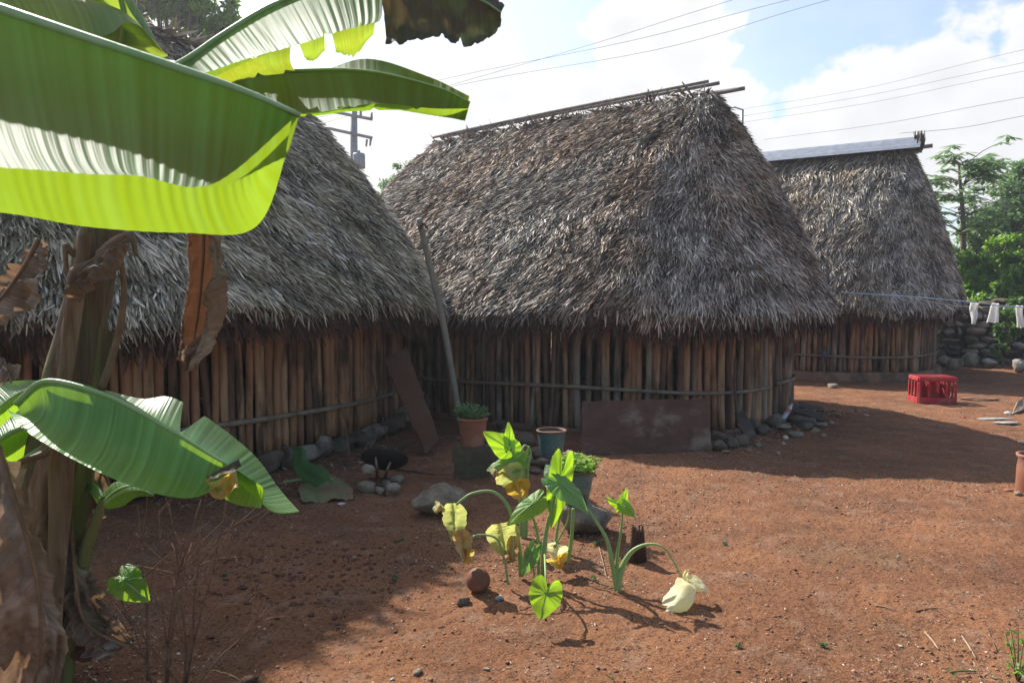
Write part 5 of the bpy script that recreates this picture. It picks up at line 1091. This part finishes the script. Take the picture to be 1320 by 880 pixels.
# ------------------------------------------------------------ loose sticks and small stones on the earth
SK = [((1180, 790), (1208, 786), .005, 'twig', 'dark twig pointing right on the sunny earth'), ((1128, 783), (1155, 790), .006, 'stickpale', 'pale stick left of the dark twig'), ((1192, 818), (1210, 838), .007, 'stickpale', 'thick pale stick below the dark twig'),
      ((1240, 822), (1258, 848), .006, 'stickpale', 'orange tinted stick near the bottom right sprig'), ((1275, 745), (1310, 752), .003, 'twig', 'thin dark twig right of the sunny ground'), ((1285, 840), (1272, 812), .003, 'twig', 'short twig beside the bottom right sprig'),
      ((495, 648), (520, 636), .006, 'stickpale', 'pale stick lying between hearth and boulder'), ((510, 604), (560, 612), .012, 'plank', 'dark bark strip lying right of the hearth'), ((1232, 641), (1246, 645), .008, 'twig', 'short dark stick at the edge of the hut shadow'),
      ((772, 702), (782, 742), .004, 'stickpale', 'pale curved root beside the right taro plant'), ((1225, 870), (1258, 866), .006, 'weeds', 'greenish stem lying at the bottom right'), ((330, 760), (318, 772), .004, 'stickpale', 'small pale stick on the clods at left')]
for (a_, b_, rd, m, lab) in SK:
    p0, p1 = G(*a_, dz=rd), G(*b_, dz=rd); mdp = (p0+p1)/2+Vector((.002, .003, .002)); stick('dry_stick', [p0, mdp, p1], [rd*.75, rd*.5], m, lab, 'stick', 'sticks lying on the earth')
for k, (px, py, s, m, lab) in enumerate(((538, 858, .06, 'stone', 'light brown stone near the bottom edge, just left of centre'), (318, 872, .10, 'stump', 'dark brown clod at the bottom edge, left of centre'), (627, 858, .035, 'stone', 'small tan stone near the bottom centre'), (505, 868, .025, 'stone_pale', 'tiny pale stone near the bottom edge'),
        (598, 770, .09, 'stone_dirty', 'flat brown chip in front of the clay ball'), (644, 765, .07, 'stone_pale', 'pale crumpled scrap right of the clay ball'), (655, 716, .07, 'taro_burnt', 'dry curled leaf piece under the wilted taro blade'), (378, 770, .06, 'clod', 'reddish clod at the edge of the shade'),
        (350, 700, .05, 'clod', 'dark clod in the shade by the dry shrub'), (1158, 720, .03, 'stone', 'small stone lying on the sunny earth at right'), (770, 860, .03, 'stone', 'small stone right of the leaf shadow at the bottom'), (960, 740, .03, 'stone', 'small stone right of the bleached leaf'))):
    small('limestone_rock' if 'stone' in lab else 'soil_clod' if 'clod' in lab else 'dry_scrap', px, py, s, m, lab, 'rock' if 'stone' in lab else 'clod' if 'clod' in lab else 'scrap', 'small bits lying on the earth', fl=.5)

# gravel, clods, litter and weeds: nobody could count them
def scatter(name, n, sizes, m, label, cat, seed, fn=None, ymin=2.2, ymax=15, flat=.6, pw=1.0, sub=1, region=None):
    r = np.random.default_rng(seed); V0, F0 = ICO[sub]; V = []; k = 0
    y = np.exp(r.uniform(math.log(ymin), math.log(ymax), n*3)); x = y*r.uniform(-.95, .95, n*3)
    if region is not None: x, y = region(r, n*3)
    w_ = r.random(n*3) < (1.0 if fn is None else np.clip(fn(x, y), 0, 1)); x, y = x[w_][:n], y[w_][:n]; n = len(x)
    s = sizes[0]+(sizes[1]-sizes[0])*r.random(n)**3; z = gz(x, y); nv_ = len(V0)
    B_ = V0[None]*(1+.28*r.normal(size=(n, nv_, 1)))*np.stack([s*r.uniform(.6, 1.4, n), s*r.uniform(.6, 1.2, n), s*flat*r.uniform(.5, 1.2, n)], 1)[:, None, :]/2
    a = r.random(n)*6.283; c, s_ = np.cos(a)[:, None], np.sin(a)[:, None]; X = B_[:, :, 0]*c-B_[:, :, 1]*s_; Yv = B_[:, :, 0]*s_+B_[:, :, 1]*c
    V = np.stack([X+x[:, None], Yv+y[:, None], B_[:, :, 2]+(z+s*flat*.2)[:, None]], 2).reshape(-1, 3); Q = (F0[None]+np.arange(n)[:, None, None]*nv_).reshape(-1, 3)
    o = fastmesh(name, V, Q, np.repeat(np.clip(r.normal(.4, .24, n), 0, 1), nv_), M[m]); tag(o, label, cat, kind='stuff'); return o
patch = lambda x, y: .12+3.2*np.maximum(vn(x*1.3, y*1.3, 21)+.3*vn(x*5, y*5, 22), 0)
scatter('gravel', 34000, (.003, .022), 'gravel', 'loose gravel and earth crumbs on the yard', 'gravel', 61, patch)
scatter('soil_clods', 700, (.008, .038), 'clod', 'loosened earth clods in the shade at left', 'soil', 62, region=lambda r, n: (r.normal(-1.25, .42, n), r.normal(4.25, .38, n)), flat=.7)
scatter('rubble_chips', 700, (.02, .09), 'gravel', 'small stone chips along the hut feet', 'gravel', 63, region=lambda r, n: (lambda a: (a[0], a[1]))((lambda t_: (2.1+t_*2.3+r.normal(size=n)*.25, 7.6+t_*2.6+r.normal(size=n)*.2))(r.random(n)))) 
def flakes(name, n, size, m, label, cat, seed, fn=None, up=.15, ymax=15, asp=.5, region=None):
    r = np.random.default_rng(seed); y = np.exp(r.uniform(math.log(2.2), math.log(ymax), n*3)); x = y*r.uniform(-.8, .8, n*3)
    if region is not None: x, y = region(r, n*3)
    w_ = r.random(n*3) < (1.0 if fn is None else np.clip(fn(x, y), 0, 1)); x, y = x[w_][:n], y[w_][:n]; n = len(x); P = np.stack([x, y, gz(x, y)+.004], 1)
    a = r.random(n)*6.283; d = np.stack([np.cos(a), np.sin(a), r.random(n)*up*3], 1); d /= np.linalg.norm(d, axis=1)[:, None]; s = np.cross(d, np.stack([r.normal(size=n)*.4, r.normal(size=n)*.4, np.ones(n)], 1)); s /= np.linalg.norm(s, axis=1)[:, None]
    L = (size*r.uniform(.4, 1.5, n))[:, None]; V = np.stack([P, P+d*L*.5+s*L*asp/2+np.array([0, 0, .004]), P+d*L, P+d*L*.5-s*L*asp/2+np.array([0, 0, .002])], 1).reshape(-1, 3)
    o = fastmesh(name, V, np.arange(n*4).reshape(-1, 4), np.repeat(r.random(n), 4), M[m]); tag(o, label, cat, kind='stuff')
flakes('leaf_litter', 26000, .014, 'litter', 'dry leaf bits and straw scattered over the earth', 'litter', 71, patch, asp=.35)
flakes('straw_litter', 1200, .07, 'litter', 'fallen thatch straw below the left hut', 'litter', 73, asp=.10, region=lambda r, n: (lambda t_: (-2.6+t_*1.6+r.normal(size=n)*.35, 5.6+t_*2.3+r.normal(size=n)*.3))(r.random(n)))
wp = lambda x, y: 3.2*np.maximum(vn(x*1.1+5, y*1.1, 31)-.17, 0)+1.3*np.exp(-((x-3.2)**2/.8+(y-7.2)**2/.5))
flakes('ground_weeds', 7000, .017, 'weeds', 'tiny green weeds sprouting from the earth', 'weeds', 72, wp, up=.8, asp=.5)
for k, (px, py, sz, n) in enumerate(((510, 740, .05, 10), (513, 692, .05, 9), (935, 700, .03, 6), (290, 735, .03, 6), (770, 700, .04, 7), (764, 745, .03, 6), (1060, 830, .03, 6), (955, 832, .03, 7))):
    p_ = G(px, py); t = thing('weed_seedling', tuple(p_), 'tiny green weed seedling sprouting from the bare earth', 'weed', 'weed seedlings on the earth'); a_, b_ = herb_bm(p_, sz*.5, sz*.9, n//2+1, 200+k, .014); build('leaf_cluster', a_, M['weeds'], t, smooth=False)

# ------------------------------------------------------------ thin haze volume, added to imitate lens glare
hz = MB(); box(hz, (0, 0, 7.0), (1000, 1000, 18.0), bev=.001); hm = bpy.data.materials.new('glare_haze'); hm.use_nodes = True; ht = hm.node_tree
for n_ in list(ht.nodes): ht.nodes.remove(n_)
ho = ht.nodes.new('ShaderNodeOutputMaterial'); hv = ht.nodes.new('ShaderNodeVolumePrincipled'); hv.inputs['Color'].default_value = (.86, .92, 1, 1); hv.inputs['Density'].default_value = .0019; hv.inputs['Anisotropy'].default_value = .5
ht.links.new(hv.outputs[0], ho.inputs['Volume']); o = build('haze', hz, hm, smooth=False); tag(o, 'thin haze added over the whole yard to imitate lens glare', 'haze', kind='stuff')
